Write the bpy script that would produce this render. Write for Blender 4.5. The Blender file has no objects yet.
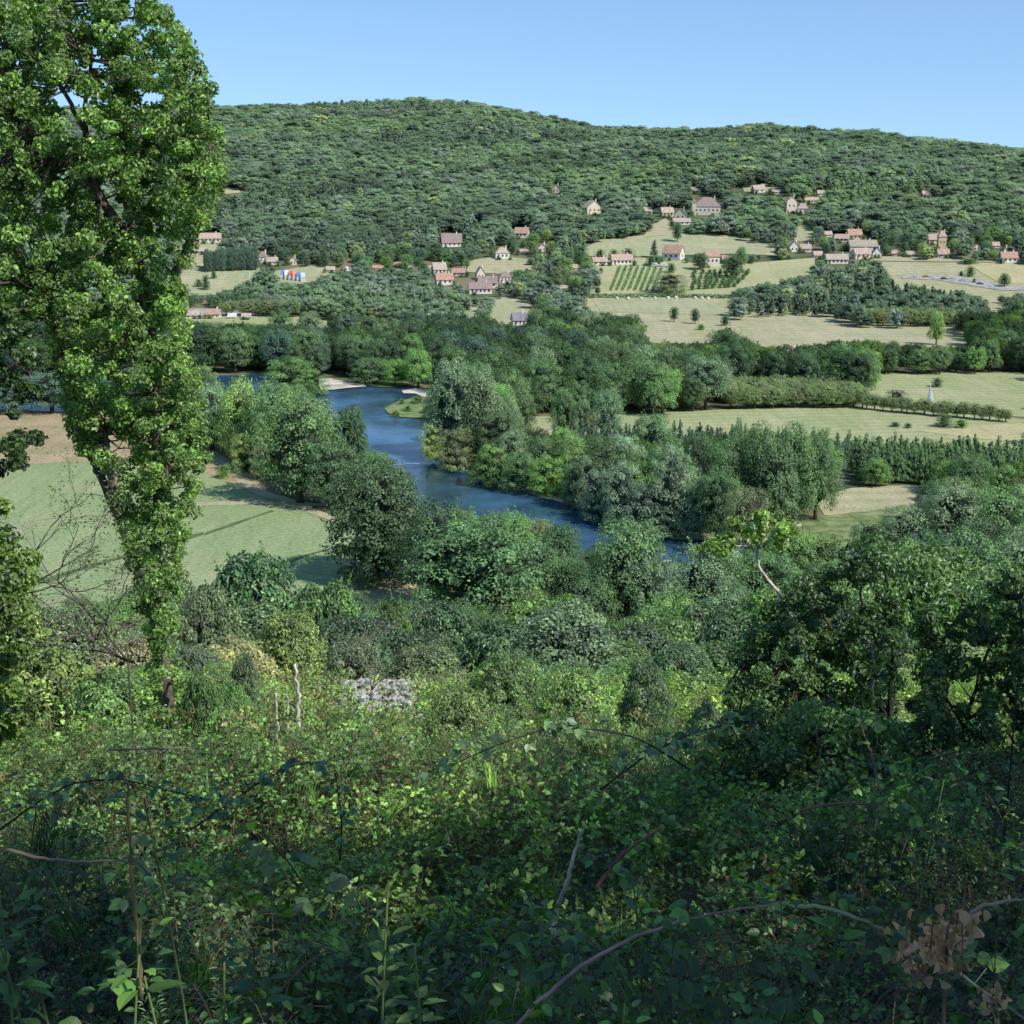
import bpy, math, random
import numpy as np
from mathutils import Vector

random.seed(7)
RNG = np.random.default_rng(7)
SC = bpy.context.scene
COL = SC.collection
R = math.radians

# ------------------------------------------------------------------ camera model
EYE = 84.0            # eye height above the valley floor
FPX = 1400.0
PITCH = math.atan((512 - 170) / FPX)
CP, SP = math.cos(PITCH), math.sin(PITCH)


def ray(px, py):
    u, v = (px - 512) / FPX, (512 - py) / FPX
    return np.array([u, CP + v * SP, -SP + v * CP])


def proj(x, y, z):
    """world -> pixel, works on arrays"""
    dz = z - EYE
    f = y * CP - dz * SP
    up = y * SP + dz * CP
    f = np.maximum(f, 1e-3)
    return 512 + FPX * x / f, 512 - FPX * up / f


# ------------------------------------------------------------------ terrain
NEAR_Y = [-60, -20, 0, 3, 7, 12, 18, 22, 26, 30, 35, 45, 70, 100, 140, 175, 205, 225]
NEAR_D = [-8, -4, 1.9, 2.8, 4.1, 5.9, 8.4, 9.8, 10.6, 11.6, 13.6, 18.0, 29, 42, 60, 75, 83, 84]
FAR_D = [0, 740, 820, 900, 980, 1050, 1150, 1250, 1350, 1500, 1800, 2000, 2120, 2250, 2700, 4500]
FAR_Z = [0, 0, 1.2, 5, 13, 22, 35, 49, 64, 87, 134, 160, 171, 172, 150, 120]
RPX = [-900, 210, 300, 400, 470, 540, 600, 700, 760, 800, 870, 900, 1024, 1500]
RPY = [118, 110, 107, 103, 105, 118, 127, 131, 127, 131, 135, 140, 152, 170]
_k = []
for _p in RPY:
    _el = math.atan((512 - _p) / FPX) - PITCH
    _k.append((EYE + 2150 * math.tan(_el) - 9) / 171.0)


def smooth(t):
    t = np.clip(t, 0, 1)
    return t * t * (3 - 2 * t)


def gz(x, y):
    x = np.asarray(x, float)
    y = np.asarray(y, float)
    near = EYE - np.interp(y, NEAR_Y, NEAR_D)
    near = near + smooth((y - 8) / 40) * (1 - smooth((y - 150) / 50)) * 0.8 * np.sin(x * .11 + y * .05) * np.cos(y * .07)
    d = np.hypot(x, y)
    base = np.interp(d, FAR_D, FAR_Z)
    az = 512 + FPX * x / np.maximum(y * CP, 1) * 1.0
    k = np.interp(az, RPX, _k)
    far = base * (1 + (k - 1) * smooth((d - 1100) / 950))
    w = smooth((d - 1000) / 500) * (1 - smooth((d - 2000) / 150) * .7)
    far = far + w * (5.5 * np.sin(x * .011 + 1.3 + y * .0021) * np.sin(y * .0052 + x * .0031)
                     + 2.6 * np.sin(x * .027 - y * .009) * np.cos(y * .017 + x * .006 + 2))
    return np.where(y < 225, near, far)


def pix(px, py, dmin=215.0):
    """ground point seen at a pixel"""
    r = ray(px, py)
    t = np.concatenate([np.linspace(dmin, 900, 500), np.linspace(902, 3500, 900)])
    X, Y, Z = r[0] * t, r[1] * t, EYE + r[2] * t
    below = Z < gz(X, Y)
    i = int(np.argmax(below)) if below.any() else len(t) - 1
    if i > 0:
        a, b = t[i - 1], t[i]
        for _ in range(18):
            m = (a + b) / 2
            if EYE + r[2] * m < gz(r[0] * m, r[1] * m):
                b = m
            else:
                a = m
        tt = b
    else:
        tt = t[0]
    x, y = r[0] * tt, r[1] * tt
    return float(x), float(y), float(gz(x, y))


def at(px, py, Y):
    """point at a pixel at forward distance Y"""
    r = ray(px, py)
    t = Y / r[1]
    return np.array([r[0] * t, Y, EYE + r[2] * t])


def inpoly(px, py, poly):
    px = np.asarray(px, float)
    py = np.asarray(py, float)
    res = np.zeros(px.shape, bool)
    n = len(poly)
    for i in range(n):
        x1, y1 = poly[i]
        x2, y2 = poly[(i + 1) % n]
        if y1 == y2:
            continue
        c = ((y1 > py) != (y2 > py)) & (px < (x2 - x1) * (py - y1) / (y2 - y1) + x1)
        res ^= c
    return res


# ------------------------------------------------------------------ mesh building
class MB:
    def __init__(s):
        s.v, s.l, s.n, s.t, s.mi, s.c = [], [], [], [], [], 0

    def add(s, verts, faces, tv=0.5, mi=0):
        verts = np.asarray(verts, float).reshape(-1, 3)
        s.v.append(verts)
        if isinstance(faces, np.ndarray):
            s.l.append((faces + s.c).ravel())
            s.n.append(np.full(len(faces), faces.shape[1]))
        else:
            s.l.append(np.array([i + s.c for f in faces for i in f]))
            s.n.append(np.array([len(f) for f in faces]))
        s.mi.append(np.full(len(faces), mi))
        t = np.full(len(verts), tv) if np.isscalar(tv) else np.asarray(tv)
        s.t.append(t)
        s.c += len(verts)

    def box(s, x0, x1, y0, y1, z0, z1, tv=.5):
        v = [(x, y, z) for z in (z0, z1) for y in (y0, y1) for x in (x0, x1)]
        s.add(v, [(0, 2, 3, 1), (4, 5, 7, 6), (0, 1, 5, 4), (2, 6, 7, 3), (0, 4, 6, 2), (1, 3, 7, 5)], tv)

    def tube(s, path, rad, n=7, tv=.5, mi=0):
        P = np.asarray(path, float)
        m = len(P)
        rad = np.broadcast_to(np.asarray(rad, float), (m,))
        T = np.gradient(P, axis=0)
        T /= np.linalg.norm(T, axis=1)[:, None] + 1e-9
        ref = np.array([0, 1., 0]) if abs(T[0][1]) < .8 else np.array([1., 0, 0])
        A = np.cross(T, ref)
        A /= np.linalg.norm(A, axis=1)[:, None] + 1e-9
        B = np.cross(T, A)
        an = np.linspace(0, 2 * math.pi, n, endpoint=False)
        V = P[:, None, :] + rad[:, None, None] * (np.cos(an)[None, :, None] * A[:, None, :] + np.sin(an)[None, :, None] * B[:, None, :])
        F = []
        for i in range(m - 1):
            for j in range(n):
                F.append((i * n + j, i * n + (j + 1) % n, (i + 1) * n + (j + 1) % n, (i + 1) * n + j))
        F.append(tuple(range(n))[::-1])
        F.append(tuple((m - 1) * n + j for j in range(n)))
        s.add(V.reshape(-1, 3), F, tv, mi)

    def leaves(s, P, N, size, width=.5, tv=None, fold=.18, along=None, rng=RNG):
        """folded six-sided leaves at P facing N"""
        P = np.asarray(P, float)
        m = len(P)
        N = N / (np.linalg.norm(N, axis=1)[:, None] + 1e-9)
        if along is None:
            along = rng.normal(size=(m, 3))
        A = along - N * (along * N).sum(1)[:, None]
        A /= np.linalg.norm(A, axis=1)[:, None] + 1e-9
        B = np.cross(N, A)
        L = np.broadcast_to(np.asarray(size, float), (m,))[:, None]
        W = L * width
        v = np.stack([P - A * L * .5,
                      P - A * L * .22 + B * W * .42 + N * L * fold * .8,
                      P + A * L * .16 + B * W * .5 + N * L * fold,
                      P + A * L * .55 - N * L * fold * .3,
                      P + A * L * .16 - B * W * .5 + N * L * fold,
                      P - A * L * .22 - B * W * .42 + N * L * fold * .8], 1)
        base = (np.arange(m) * 6)[:, None]
        F = np.concatenate([base + np.array([[0, 1, 2, 3]]), base + np.array([[0, 3, 4, 5]])], 0)
        if tv is None:
            tv = rng.random(m)
        s.add(v.reshape(-1, 3), F, np.repeat(np.broadcast_to(tv, (m,)), 6))

    def fine_leaves(s, P, N, size, width, tv, along, fold=.14, curl=.12):
        """ovate leaf with a midrib, pointed tip and a slight downward curl"""
        P = np.asarray(P, float)
        m = len(P)
        N = N / (np.linalg.norm(N, axis=1)[:, None] + 1e-9)
        A = along - N * (along * N).sum(1)[:, None]
        A /= np.linalg.norm(A, axis=1)[:, None] + 1e-9
        B = np.cross(N, A)
        L = np.broadcast_to(np.asarray(size, float), (m,))[:, None]
        ts = (0, .14, .36, .62, .84, 1.0)
        ws = (0, .36, .5, .40, .20, 0)
        rows = []
        for t_, w_ in zip(ts, ws):
            c = P + A * L * (t_ - .5) - N * L * curl * (t_ ** 2) * 1.6
            if w_ == 0:
                rows.append(c)
            else:
                e_ = N * L * fold * w_
                rows += [c + B * L * width * w_ + e_, c, c - B * L * width * w_ + e_]
        v = np.stack(rows, 1)
        k = v.shape[1]
        f4 = []
        for i in range(3):
            a = 1 + i * 3
            f4 += [(a, a + 1, a + 4, a + 3), (a + 1, a + 2, a + 5, a + 4)]
        f3 = [(0, 2, 1), (0, 3, 2), (10, 11, 13), (11, 12, 13)]
        base = np.arange(m)[:, None] * k
        F4 = np.concatenate([base + np.array([f]) for f in f4])
        F3 = np.concatenate([base + np.array([f]) for f in f3])
        c0 = s.c
        s.add(v.reshape(-1, 3), F4, np.repeat(np.broadcast_to(tv, (m,)), k))
        s.l.append((F3 + c0).ravel())
        s.n.append(np.full(len(F3), 3))
        s.mi.append(np.zeros(len(F3)))

    def cards(s, P, N, size, tv):
        """small irregular four-sided leaf clusters"""
        m = len(P)
        N = N / (np.linalg.norm(N, axis=1)[:, None] + 1e-9)
        a = RNG.normal(size=(m, 3))
        A = a - N * (a * N).sum(1)[:, None]
        A /= np.linalg.norm(A, axis=1)[:, None] + 1e-9
        B = np.cross(N, A)
        L = size[:, None]
        k = RNG.uniform(.55, 1.0, (m, 4))
        v = np.stack([P - A * L * .6 * k[:, :1], P + B * L * .42 * k[:, 1:2], P + A * L * .6 * k[:, 2:3], P - B * L * .42 * k[:, 3:]], 1)
        F = (np.arange(m) * 4)[:, None] + np.array([[0, 1, 2, 3]])
        s.add(v.reshape(-1, 3), F, np.repeat(tv, 4))

    def mesh(s, name, mat, smooth_=False):
        me = bpy.data.meshes.new(name)
        V = np.concatenate(s.v)
        L = np.concatenate(s.l).astype(np.int32)
        n = np.concatenate(s.n).astype(np.int32)
        me.vertices.add(len(V))
        me.vertices.foreach_set('co', V.astype(np.float32).ravel())
        me.loops.add(len(L))
        me.loops.foreach_set('vertex_index', L)
        me.polygons.add(len(n))
        me.polygons.foreach_set('loop_start', np.concatenate([[0], np.cumsum(n)[:-1]]).astype(np.int32))
        me.polygons.foreach_set('loop_total', n)
        at_ = me.attributes.new('tv', 'FLOAT', 'POINT')
        at_.data.foreach_set('value', np.concatenate(s.t).astype(np.float32))
        me.update(calc_edges=True)
        me.polygons.foreach_set('use_smooth', np.full(len(me.polygons), smooth_))
        for m_ in (mat if isinstance(mat, list) else [mat]):
            me.materials.append(m_)
        if isinstance(mat, list) and len(mat) > 1:
            me.polygons.foreach_set('material_index', np.concatenate(s.mi).astype(np.int32))
        return me


def link(o, parent=None):
    COL.objects.link(o)
    if parent is not None:
        o.parent = parent
    return o


def ob(name, mesh, parent=None, color=None):
    o = bpy.data.objects.new(name, mesh)
    if color is not None:
        o.color = (*color, 1)
    return link(o, parent)


def tag(o, label=None, cat=None, group=None, kind=None):
    if label:
        o['label'] = label
    if cat:
        o['category'] = cat
    if group:
        o['group'] = group
    if kind:
        o['kind'] = kind
    return o


def empty(name, loc, rz=0, scale=(1, 1, 1)):
    o = bpy.data.objects.new(name, None)
    o.location = loc
    o.rotation_euler = (0, 0, rz)
    o.scale = scale
    o.empty_display_size = .5
    return link(o)


# ------------------------------------------------------------------ materials
class NT:
    def __init__(s, name):
        s.m = bpy.data.materials.new(name)
        s.m.use_nodes = True
        s.t = s.m.node_tree
        s.t.nodes.clear()

    def n(s, typ, **kw):
        nd = s.t.nodes.new(typ)
        for k, v in kw.items():
            if k.startswith('i_'):
                key = k[2:]
                nd.inputs[int(key) if key.isdigit() else key.replace('_', ' ')].default_value = v
            else:
                setattr(nd, k, v)
        return nd

    def l(s, a, b):
        s.t.links.new(a, b)

    def mix(s, fac, a, b, blend='MIX'):
        nd = s.t.nodes.new('ShaderNodeMix')
        nd.data_type = 'RGBA'
        nd.blend_type = blend
        for val, idx in ((fac, 0), (a, 6), (b, 7)):
            if isinstance(val, (int, float)):
                nd.inputs[idx].default_value = val
            elif isinstance(val, tuple):
                nd.inputs[idx].default_value = (*val, 1)
            else:
                s.l(val, nd.inputs[idx])
        return nd.outputs[2]

    def ramp(s, fac, stops):
        nd = s.t.nodes.new('ShaderNodeValToRGB')
        cr = nd.color_ramp
        while len(cr.elements) < len(stops):
            cr.elements.new(.5)
        for e, (p, c) in zip(cr.elements, stops):
            e.position = p
            e.color = (c, c, c, 1) if isinstance(c, (int, float)) else (*c, 1)
        s.l(fac, nd.inputs[0])
        return nd.outputs[0]

    def noise(s, scale, detail=3, vec=None, rough=.55):
        nd = s.n('ShaderNodeTexNoise')
        nd.inputs['Scale'].default_value = scale
        nd.inputs['Detail'].default_value = detail
        nd.inputs['Roughness'].default_value = rough
        if vec is not None:
            s.l(vec, nd.inputs['Vector'])
        return nd.outputs[0]

    def out(s, sh):
        o = s.n('ShaderNodeOutputMaterial')
        s.l(sh, o.inputs[0])
        return s.m


def foliage_mat(name, instancer=False, trans=.3, gloss=.05, lo=.55, hi=1.5, rough=.45, fixed=None, warm=.35, gain=1.0):
    """leaf colour = object (or instance) colour, varied per leaf; light passes partly through"""
    t = NT(name)
    if fixed:
        base = t.n('ShaderNodeRGB')
        base.outputs[0].default_value = (*fixed, 1)
        c = base.outputs[0]
    elif instancer:
        a = t.n('ShaderNodeAttribute', attribute_type='INSTANCER', attribute_name='tint')
        c = a.outputs['Color']
    else:
        c = t.n('ShaderNodeObjectInfo').outputs['Color']
    tv = t.n('ShaderNodeAttribute', attribute_name='tv').outputs['Fac']
    k = t.ramp(tv, [(0, lo * .3), (.03, lo), (.7, 1.0), (1, hi)])  # lowest stop is for crown cores: inner shade painted as dark colour
    c2 = t.mix(1.0, c, k, 'MULTIPLY')
    if gain != 1.0:
        c2 = t.mix(1.0, c2, (gain, gain, gain), 'MULTIPLY')
    # a share of the leaves is yellower
    y = t.ramp(tv, [(.6, 0.0), (1.0, warm)])
    c3 = t.mix(y, c2, t.mix(1.0, c2, (1.45, 1.25, .75), 'MULTIPLY'))
    d = t.n('ShaderNodeBsdfDiffuse')
    t.l(c3, d.inputs[0])
    tr = t.n('ShaderNodeBsdfTranslucent')
    t.l(t.mix(1.0, c3, (1.5, 1.7, .6), 'MULTIPLY'), tr.inputs[0])
    m1 = t.n('ShaderNodeMixShader', i_0=trans)
    t.l(d.outputs[0], m1.inputs[1])
    t.l(tr.outputs[0], m1.inputs[2])
    sh = m1.outputs[0]
    if gloss:
        g = t.n('ShaderNodeBsdfGlossy')
        g.inputs['Roughness'].default_value = rough
        g.inputs[0].default_value = (.9, .95, 1, 1)
        m2 = t.n('ShaderNodeMixShader', i_0=gloss)
        t.l(sh, m2.inputs[1])
        t.l(g.outputs[0], m2.inputs[2])
        sh = m2.outputs[0]
    return t.out(sh)


def noise_mat(name, c1, c2, scale, rough=.9, c3=None, s3=None, bump=0, detail=4, objcol=False, lo=.35, hi=.65):
    t = NT(name)
    g = t.n('ShaderNodeNewGeometry').outputs['Position']
    n = t.ramp(t.noise(scale, detail, g), [(lo, 0.), (hi, 1.)])
    c = t.mix(n, c1, c2)
    if c3:
        c = t.mix(t.ramp(t.noise(s3, 2, g), [(.45, 0.), (.6, 1.)]), c, c3)
    if objcol:
        c = t.mix(1.0, t.n('ShaderNodeObjectInfo').outputs['Color'], c, 'MULTIPLY')
    b = t.n('ShaderNodeBsdfPrincipled')
    b.inputs['Roughness'].default_value = rough
    b.inputs['Specular IOR Level'].default_value = .2
    t.l(c, b.inputs['Base Color'])
    if bump:
        bp = t.n('ShaderNodeBump')
        bp.inputs['Strength'].default_value = bump
        t.l(t.noise(scale * 3, 3, g), bp.inputs['Height'])
        t.l(bp.outputs[0], b.inputs['Normal'])
    return t.out(b.outputs[0])


def field_mat(name, c1, c2, ang, period, amt=.35, patch=.02, c3=None, soft=False):
    """crop or hay field: drill lines along a bearing, broken by patches"""
    t = NT(name)
    g = t.n('ShaderNodeNewGeometry').outputs['Position']
    mp = t.n('ShaderNodeMapping')
    mp.inputs['Rotation'].default_value = (0, 0, ang)
    t.l(g, mp.inputs['Vector'])
    w = t.n('ShaderNodeTexWave', wave_type='BANDS')
    w.bands_direction = 'X'
    w.inputs['Scale'].default_value = 1.0 / period * .314
    w.inputs['Distortion'].default_value = 5
    w.inputs['Detail'].default_value = 2
    w.inputs['Detail Scale'].default_value = .6
    t.l(mp.outputs[0], w.inputs['Vector'])
    mp2 = t.n('ShaderNodeMapping')
    mp2.inputs['Rotation'].default_value = (0, 0, ang)
    mp2.inputs['Scale'].default_value = (1, .12, 1)
    t.l(g, mp2.inputs['Vector'])
    streak = t.noise(.35, 4, mp2.outputs[0])
    pt = t.ramp(t.noise(patch, 4, g), [(.38, 0.), (.62, 1.)])
    c = t.mix(pt, c1, c2)
    if c3:
        c = t.mix(t.ramp(t.noise(patch * 2.3, 3, g), [(.52, 0.), (.66, .8)]), c, c3)
    c = t.mix(t.ramp(streak, [(.35, 0.), (.7, .6)]), c, t.mix(1., c, (.72, .78, .7), 'MULTIPLY'))
    m = t.n('ShaderNodeMath', operation='MULTIPLY', i_1=amt)
    t.l(w.outputs['Fac'], m.inputs[0])
    c = t.mix(m.outputs[0], c, t.mix(1., c, (.5, .58, .5), 'MULTIPLY'))
    worn = t.ramp(t.noise(.09, 5, mp2.outputs[0], .65), [(.52, 0.), (.68, .55)])
    c = t.mix(worn, c, t.mix(.5, c, (.45, .40, .27)))
    fine = t.ramp(t.noise(1.1, 3, g), [(.3, .74), (.7, 1.18)])
    c = t.mix(1., c, fine, 'MULTIPLY')
    c = t.mix(1., c, (1.13, 1.13, 1.15), 'MULTIPLY')
    b = t.n('ShaderNodeBsdfDiffuse')
    t.l(c, b.inputs[0])
    return t.out(b.outputs[0])


M = {}
M['leaf'] = foliage_mat('valley_foliage', gain=1.72, trans=.3, gloss=.015, lo=.55, hi=1.35, rough=.6)
M['leaf_far'] = foliage_mat('far_foliage', instancer=True, trans=.34, gloss=0, lo=.8, hi=1.25, rough=.6)  # raised low end flattens contrast, painting haze into the far leaves
M['leaf_inst'] = foliage_mat('thicket_foliage', gain=1.15, instancer=True, trans=.34, gloss=.04, lo=.4, hi=1.9, rough=.5)
M['leaf_near'] = foliage_mat('near_foliage', gain=1.36, trans=.34, gloss=.045, lo=.4, hi=1.8, rough=.5)
M['bark'] = noise_mat('bark', (.5, .5, .5), (1.2, 1.15, 1.1), 9, objcol=True, bump=.6)
M['bark_far'] = noise_mat('bark_far', (.7, .7, .7), (1.1, 1.1, 1.1), .8, objcol=True)
M['wall'] = noise_mat('plaster_wall', (.86, .85, .82), (1.05, 1.04, 1.02), .5, objcol=True)
M['roof'] = noise_mat('tile_roof', (.72, .7, .68), (1.2, 1.15, 1.1), .9, objcol=True)
M['glass'] = noise_mat('window_glass', (.03, .035, .045), (.06, .065, .08), .3, rough=.15)
M['plain'] = noise_mat('painted', (.9, .9, .9), (1.05, 1.05, 1.05), 2., objcol=True, rough=.5)
M['stone'] = noise_mat('limestone', (.20, .19, .17), (.52, .50, .46), 7, bump=.6)

# ------------------------------------------------------------------ crown shapes (unit box: radius .5, height 1)
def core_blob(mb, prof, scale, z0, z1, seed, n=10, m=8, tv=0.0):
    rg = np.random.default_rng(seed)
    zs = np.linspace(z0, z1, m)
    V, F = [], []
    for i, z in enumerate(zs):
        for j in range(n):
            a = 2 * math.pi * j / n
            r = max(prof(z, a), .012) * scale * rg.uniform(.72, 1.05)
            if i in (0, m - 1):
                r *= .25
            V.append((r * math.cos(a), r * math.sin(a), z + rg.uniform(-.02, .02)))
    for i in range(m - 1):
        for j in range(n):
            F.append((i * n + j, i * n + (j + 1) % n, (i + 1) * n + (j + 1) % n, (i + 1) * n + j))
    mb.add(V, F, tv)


def crown(name, mat, kind='round', clumps=60, per=60, leaf=.03, seed=1, near=False, core=.52):
    rg = np.random.default_rng(seed)
    p1, p2, p3 = rg.uniform(0, 6.28, 3)

    def lump(a, z):
        return 1 + .15 * math.sin(a * 2 + p1 + z * 3) + .11 * math.sin(a * 3 + p2 - z * 5) + .07 * math.sin(a * 5 + p3)

    if kind == 'full':
        z0, z1 = .0, 1.0
        prof = lambda z, a: .46 * max(1 - abs((z - .46) / .56) ** 2.5, 0) ** .5 * (1 + .05 * math.sin(a * 3 + p1) + .04 * math.sin(a * 5 + p2))
    elif kind == 'round':
        z0, z1 = .12, 1.0
        prof = lambda z, a: .44 * max(1 - abs((z - .54) / .47) ** 2.3, 0) ** .5 * lump(a, z)
    elif kind == 'broad':
        z0, z1 = .2, 1.0
        prof = lambda z, a: .46 * max(1 - abs((z - .6) / .41) ** 2.0, 0) ** .5 * lump(a, z * 1.5)
    elif kind == 'bush':
        z0, z1 = .0, 1.0
        prof = lambda z, a: .47 * max(1 - abs((z - .3) / .71) ** 2.2, 0) ** .5 * lump(a, z)
    elif kind == 'tall':
        z0, z1 = .12, 1.0
        prof = lambda z, a: .43 * max(1 - abs((z - .5) / .51) ** 2.6, 0) ** .55 * lump(a, z * 2) * (1.1 - .25 * z)
    elif kind == 'column':
        z0, z1 = .04, 1.0
        prof = lambda z, a: .42 * max(1 - abs((z - .45) / .56) ** 3.0, 0) ** .6 * (1 + .06 * math.sin(a * 3 + p1))
    elif kind == 'spire':
        z0, z1 = .05, 1.0
        prof = lambda z, a: .46 * (1 - z) ** .75 * (1 + .08 * math.sin(a * 3 + p1)) * min(1, z * 6 + .3)
    else:
        z0, z1 = .1, 1.0
        prof = lambda z, a: .42 * lump(a, z)
    mb = MB()
    core_blob(mb, prof, core, z0 + .08, z1 - .1, seed)  # dark core paints the shade inside the crown
    # clump centres by rejection
    C = []
    tries = 0
    rc = {'column': .11, 'spire': .10, 'tall': .12}.get(kind, .135)
    mind = rc * 1.05 * (60 / clumps) ** .4
    while len(C) < clumps and tries < 20000:
        tries += 1
        z = rg.uniform(z0 + rc * .4, z1 - rc * .4)
        a = rg.uniform(0, 6.283)
        pr = prof(z, a)
        r = max(pr - rc * .45, 0) * rg.uniform(.75, 1.0) ** .5
        c = np.array([r * math.cos(a), r * math.sin(a), z])
        if all(np.sum((c - q) ** 2) > mind * mind for q in C) or tries > 15000:
            C.append(c)
    C = np.array(C)
    n = len(C) * per
    ci = rg.integers(0, len(C), n)
    cr = rg.uniform(.65, 1.25, len(C)) * rc * (60 / clumps) ** .25
    dirs = rg.normal(size=(n, 3))
    dirs /= np.linalg.norm(dirs, axis=1)[:, None]
    dirs[:, 2] = np.where(dirs[:, 2] < -.3, -dirs[:, 2], dirs[:, 2])
    rad = cr[ci] * rg.uniform(.55, 1.08, n) ** .6
    stretch = np.array([1, 1, {'column': 1.5, 'tall': 1.25, 'willow': 1.3}.get(kind, .85)])
    P = C[ci] + dirs * rad[:, None] * stretch
    out = C[ci] * np.array([1, 1, 0]) + np.array([0, 0, .25])
    N = dirs * 1.0 + out * .5 + rg.normal(size=(n, 3)) * .30
    N[:, 2] += .25
    ct = rg.uniform(-.24, .24, len(C))
    tv = np.clip(rg.beta(2.2, 2.2, n) + ct[ci], 0, 1)
    sz = leaf * rg.uniform(.7, 1.35, n)
    ns = 70 if near else 26 if len(C) > 30 else 0
    if ns:
        m_ = 26 if near else 16
        k_ = rg.integers(0, len(C), ns)
        dr = C[k_] - np.array([0, 0, .35]) + rg.normal(size=(ns, 3)) * .12
        dr[:, 2] = np.abs(dr[:, 2]) + .1
        dr /= np.linalg.norm(dr, axis=1)[:, None]
        Ls = rg.uniform(.05, .13, ns)
        u_ = rg.random((ns, m_))
        S_ = C[k_][:, None, :] + dr[:, None, :] * (cr[k_][:, None, None] * .8 + Ls[:, None, None] * u_[:, :, None])
        S_ = (S_ + rg.normal(size=S_.shape) * (.012 * (1.2 - u_))[:, :, None]).reshape(-1, 3)
        P = np.concatenate([P, S_])
        N = np.concatenate([N, rg.normal(size=S_.shape) + np.array([0, 0, .7])])
        tv = np.concatenate([tv, rg.uniform(.45, 1, len(S_))])
        sz = np.concatenate([sz, leaf * rg.uniform(.6, 1.1, len(S_))])
    P[:, 2] = np.clip(P[:, 2], .0, 1.08)
    if near:
        mb.leaves(P, N, sz, width=.62, tv=tv, rng=rg)
    else:
        mb.cards(P, N, sz, tv)
    return mb.mesh(name, mat)


def trunk_mesh(name, mat, seed, top=.72, r=.035, spread=.3, n=6):
    rg = np.random.default_rng(seed)
    mb = MB()
    p = [np.array([0, 0, -.03])]
    for i in range(1, 6):
        p.append(np.array([rg.uniform(-.02, .02) * i * .5, rg.uniform(-.02, .02) * i * .5, top * i / 5]))
    mb.tube(p, [r * 1.3, r, r * .85, r * .65, r * .45, r * .2], n)
    for k in range(6):
        b = p[1 + k % 4]
        a = k * 2.3 + rg.uniform(0, 1)
        e = b + np.array([math.cos(a) * spread, math.sin(a) * spread, rg.uniform(.12, .25)])
        m = (b + e) / 2 + np.array([0, 0, .03])
        mb.tube([b, m, e], [r * .45, r * .3, r * .1], 5)
    return mb.mesh(name, mat, True)


def colour(key, jit=.12):
    base = PAL[key]
    f = random.uniform(1 - jit, 1 + jit)
    return tuple(max(.004, c * f * random.uniform(.94, 1.06)) for c in base)


PAL = {
    'dark': (.078, .130, .068),
    'mid': (.118, .195, .092),
    'green': (.145, .245, .088),
    'bright': (.160, .275, .085),
    'grey': (.155, .225, .135),
    'silver': (.195, .262, .185),
    'olive': (.168, .215, .110),
    'pale': (.225, .315, .115),
    'yellow': (.24, .32, .11),
    'dry': (.34, .34, .19),
    'blue': (.085, .138, .102),
}
WORD = {'dark': 'dark green', 'mid': 'mid green', 'green': 'fresh green', 'bright': 'bright green', 'grey': 'grey green',
        'silver': 'silvery', 'olive': 'olive green', 'pale': 'pale green', 'yellow': 'yellow green', 'dry': 'dry straw-coloured', 'blue': 'blue green'}

CR = {}
for kind, cl, per in (('round', 70, 62), ('broad', 70, 60), ('bush', 60, 60), ('tall', 80, 60), ('column', 110, 60), ('spire', 40, 30), ('full', 150, 60)):
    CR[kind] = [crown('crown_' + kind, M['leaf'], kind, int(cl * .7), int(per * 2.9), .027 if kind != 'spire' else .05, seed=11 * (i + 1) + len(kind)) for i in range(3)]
TR = [trunk_mesh('trunk_wood', M['bark_far'], i) for i in range(3)]
CRN = {}
for kind in ('round', 'broad', 'bush'):
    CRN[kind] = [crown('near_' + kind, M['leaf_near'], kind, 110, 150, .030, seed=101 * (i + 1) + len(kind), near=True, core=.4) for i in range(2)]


def tree(name, x, y, h, w, kind, key, label, cat='tree', group=None, near=False, trunk=(.10, .085, .07), col=None, z=None):
    zz = float(gz(x, y)) if z is None else z
    e = empty(name, (x, y, zz), random.uniform(0, 6.28), (w, w, h))
    tag(e, label, cat, group)
    lib = CRN if near and kind in CRN else CR
    c = ob('crown', random.choice(lib[kind]), e, col or colour(key))
    if kind not in ('bush', 'spire', 'full'):
        ob('trunk', random.choice(TR), e, trunk)
    return e


def px_tree(name, cx, base, top, wpx, kind, key, label, cat='tree', group=None, trunk=(.10, .085, .07)):
    x, y, z = pix(cx, base)
    d = y * CP - (z - EYE) * SP
    # height so that the top lands at the wanted row
    r = ray(cx, top)
    ztop = EYE + r[2] / r[1] * y
    h = max(ztop - z, 1.0)
    w = wpx * d / FPX
    LAND.append((x, y, w))
    return tree(name, x, y, h, w, kind, key, label, cat, group, trunk=trunk)


LAND = []

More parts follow.
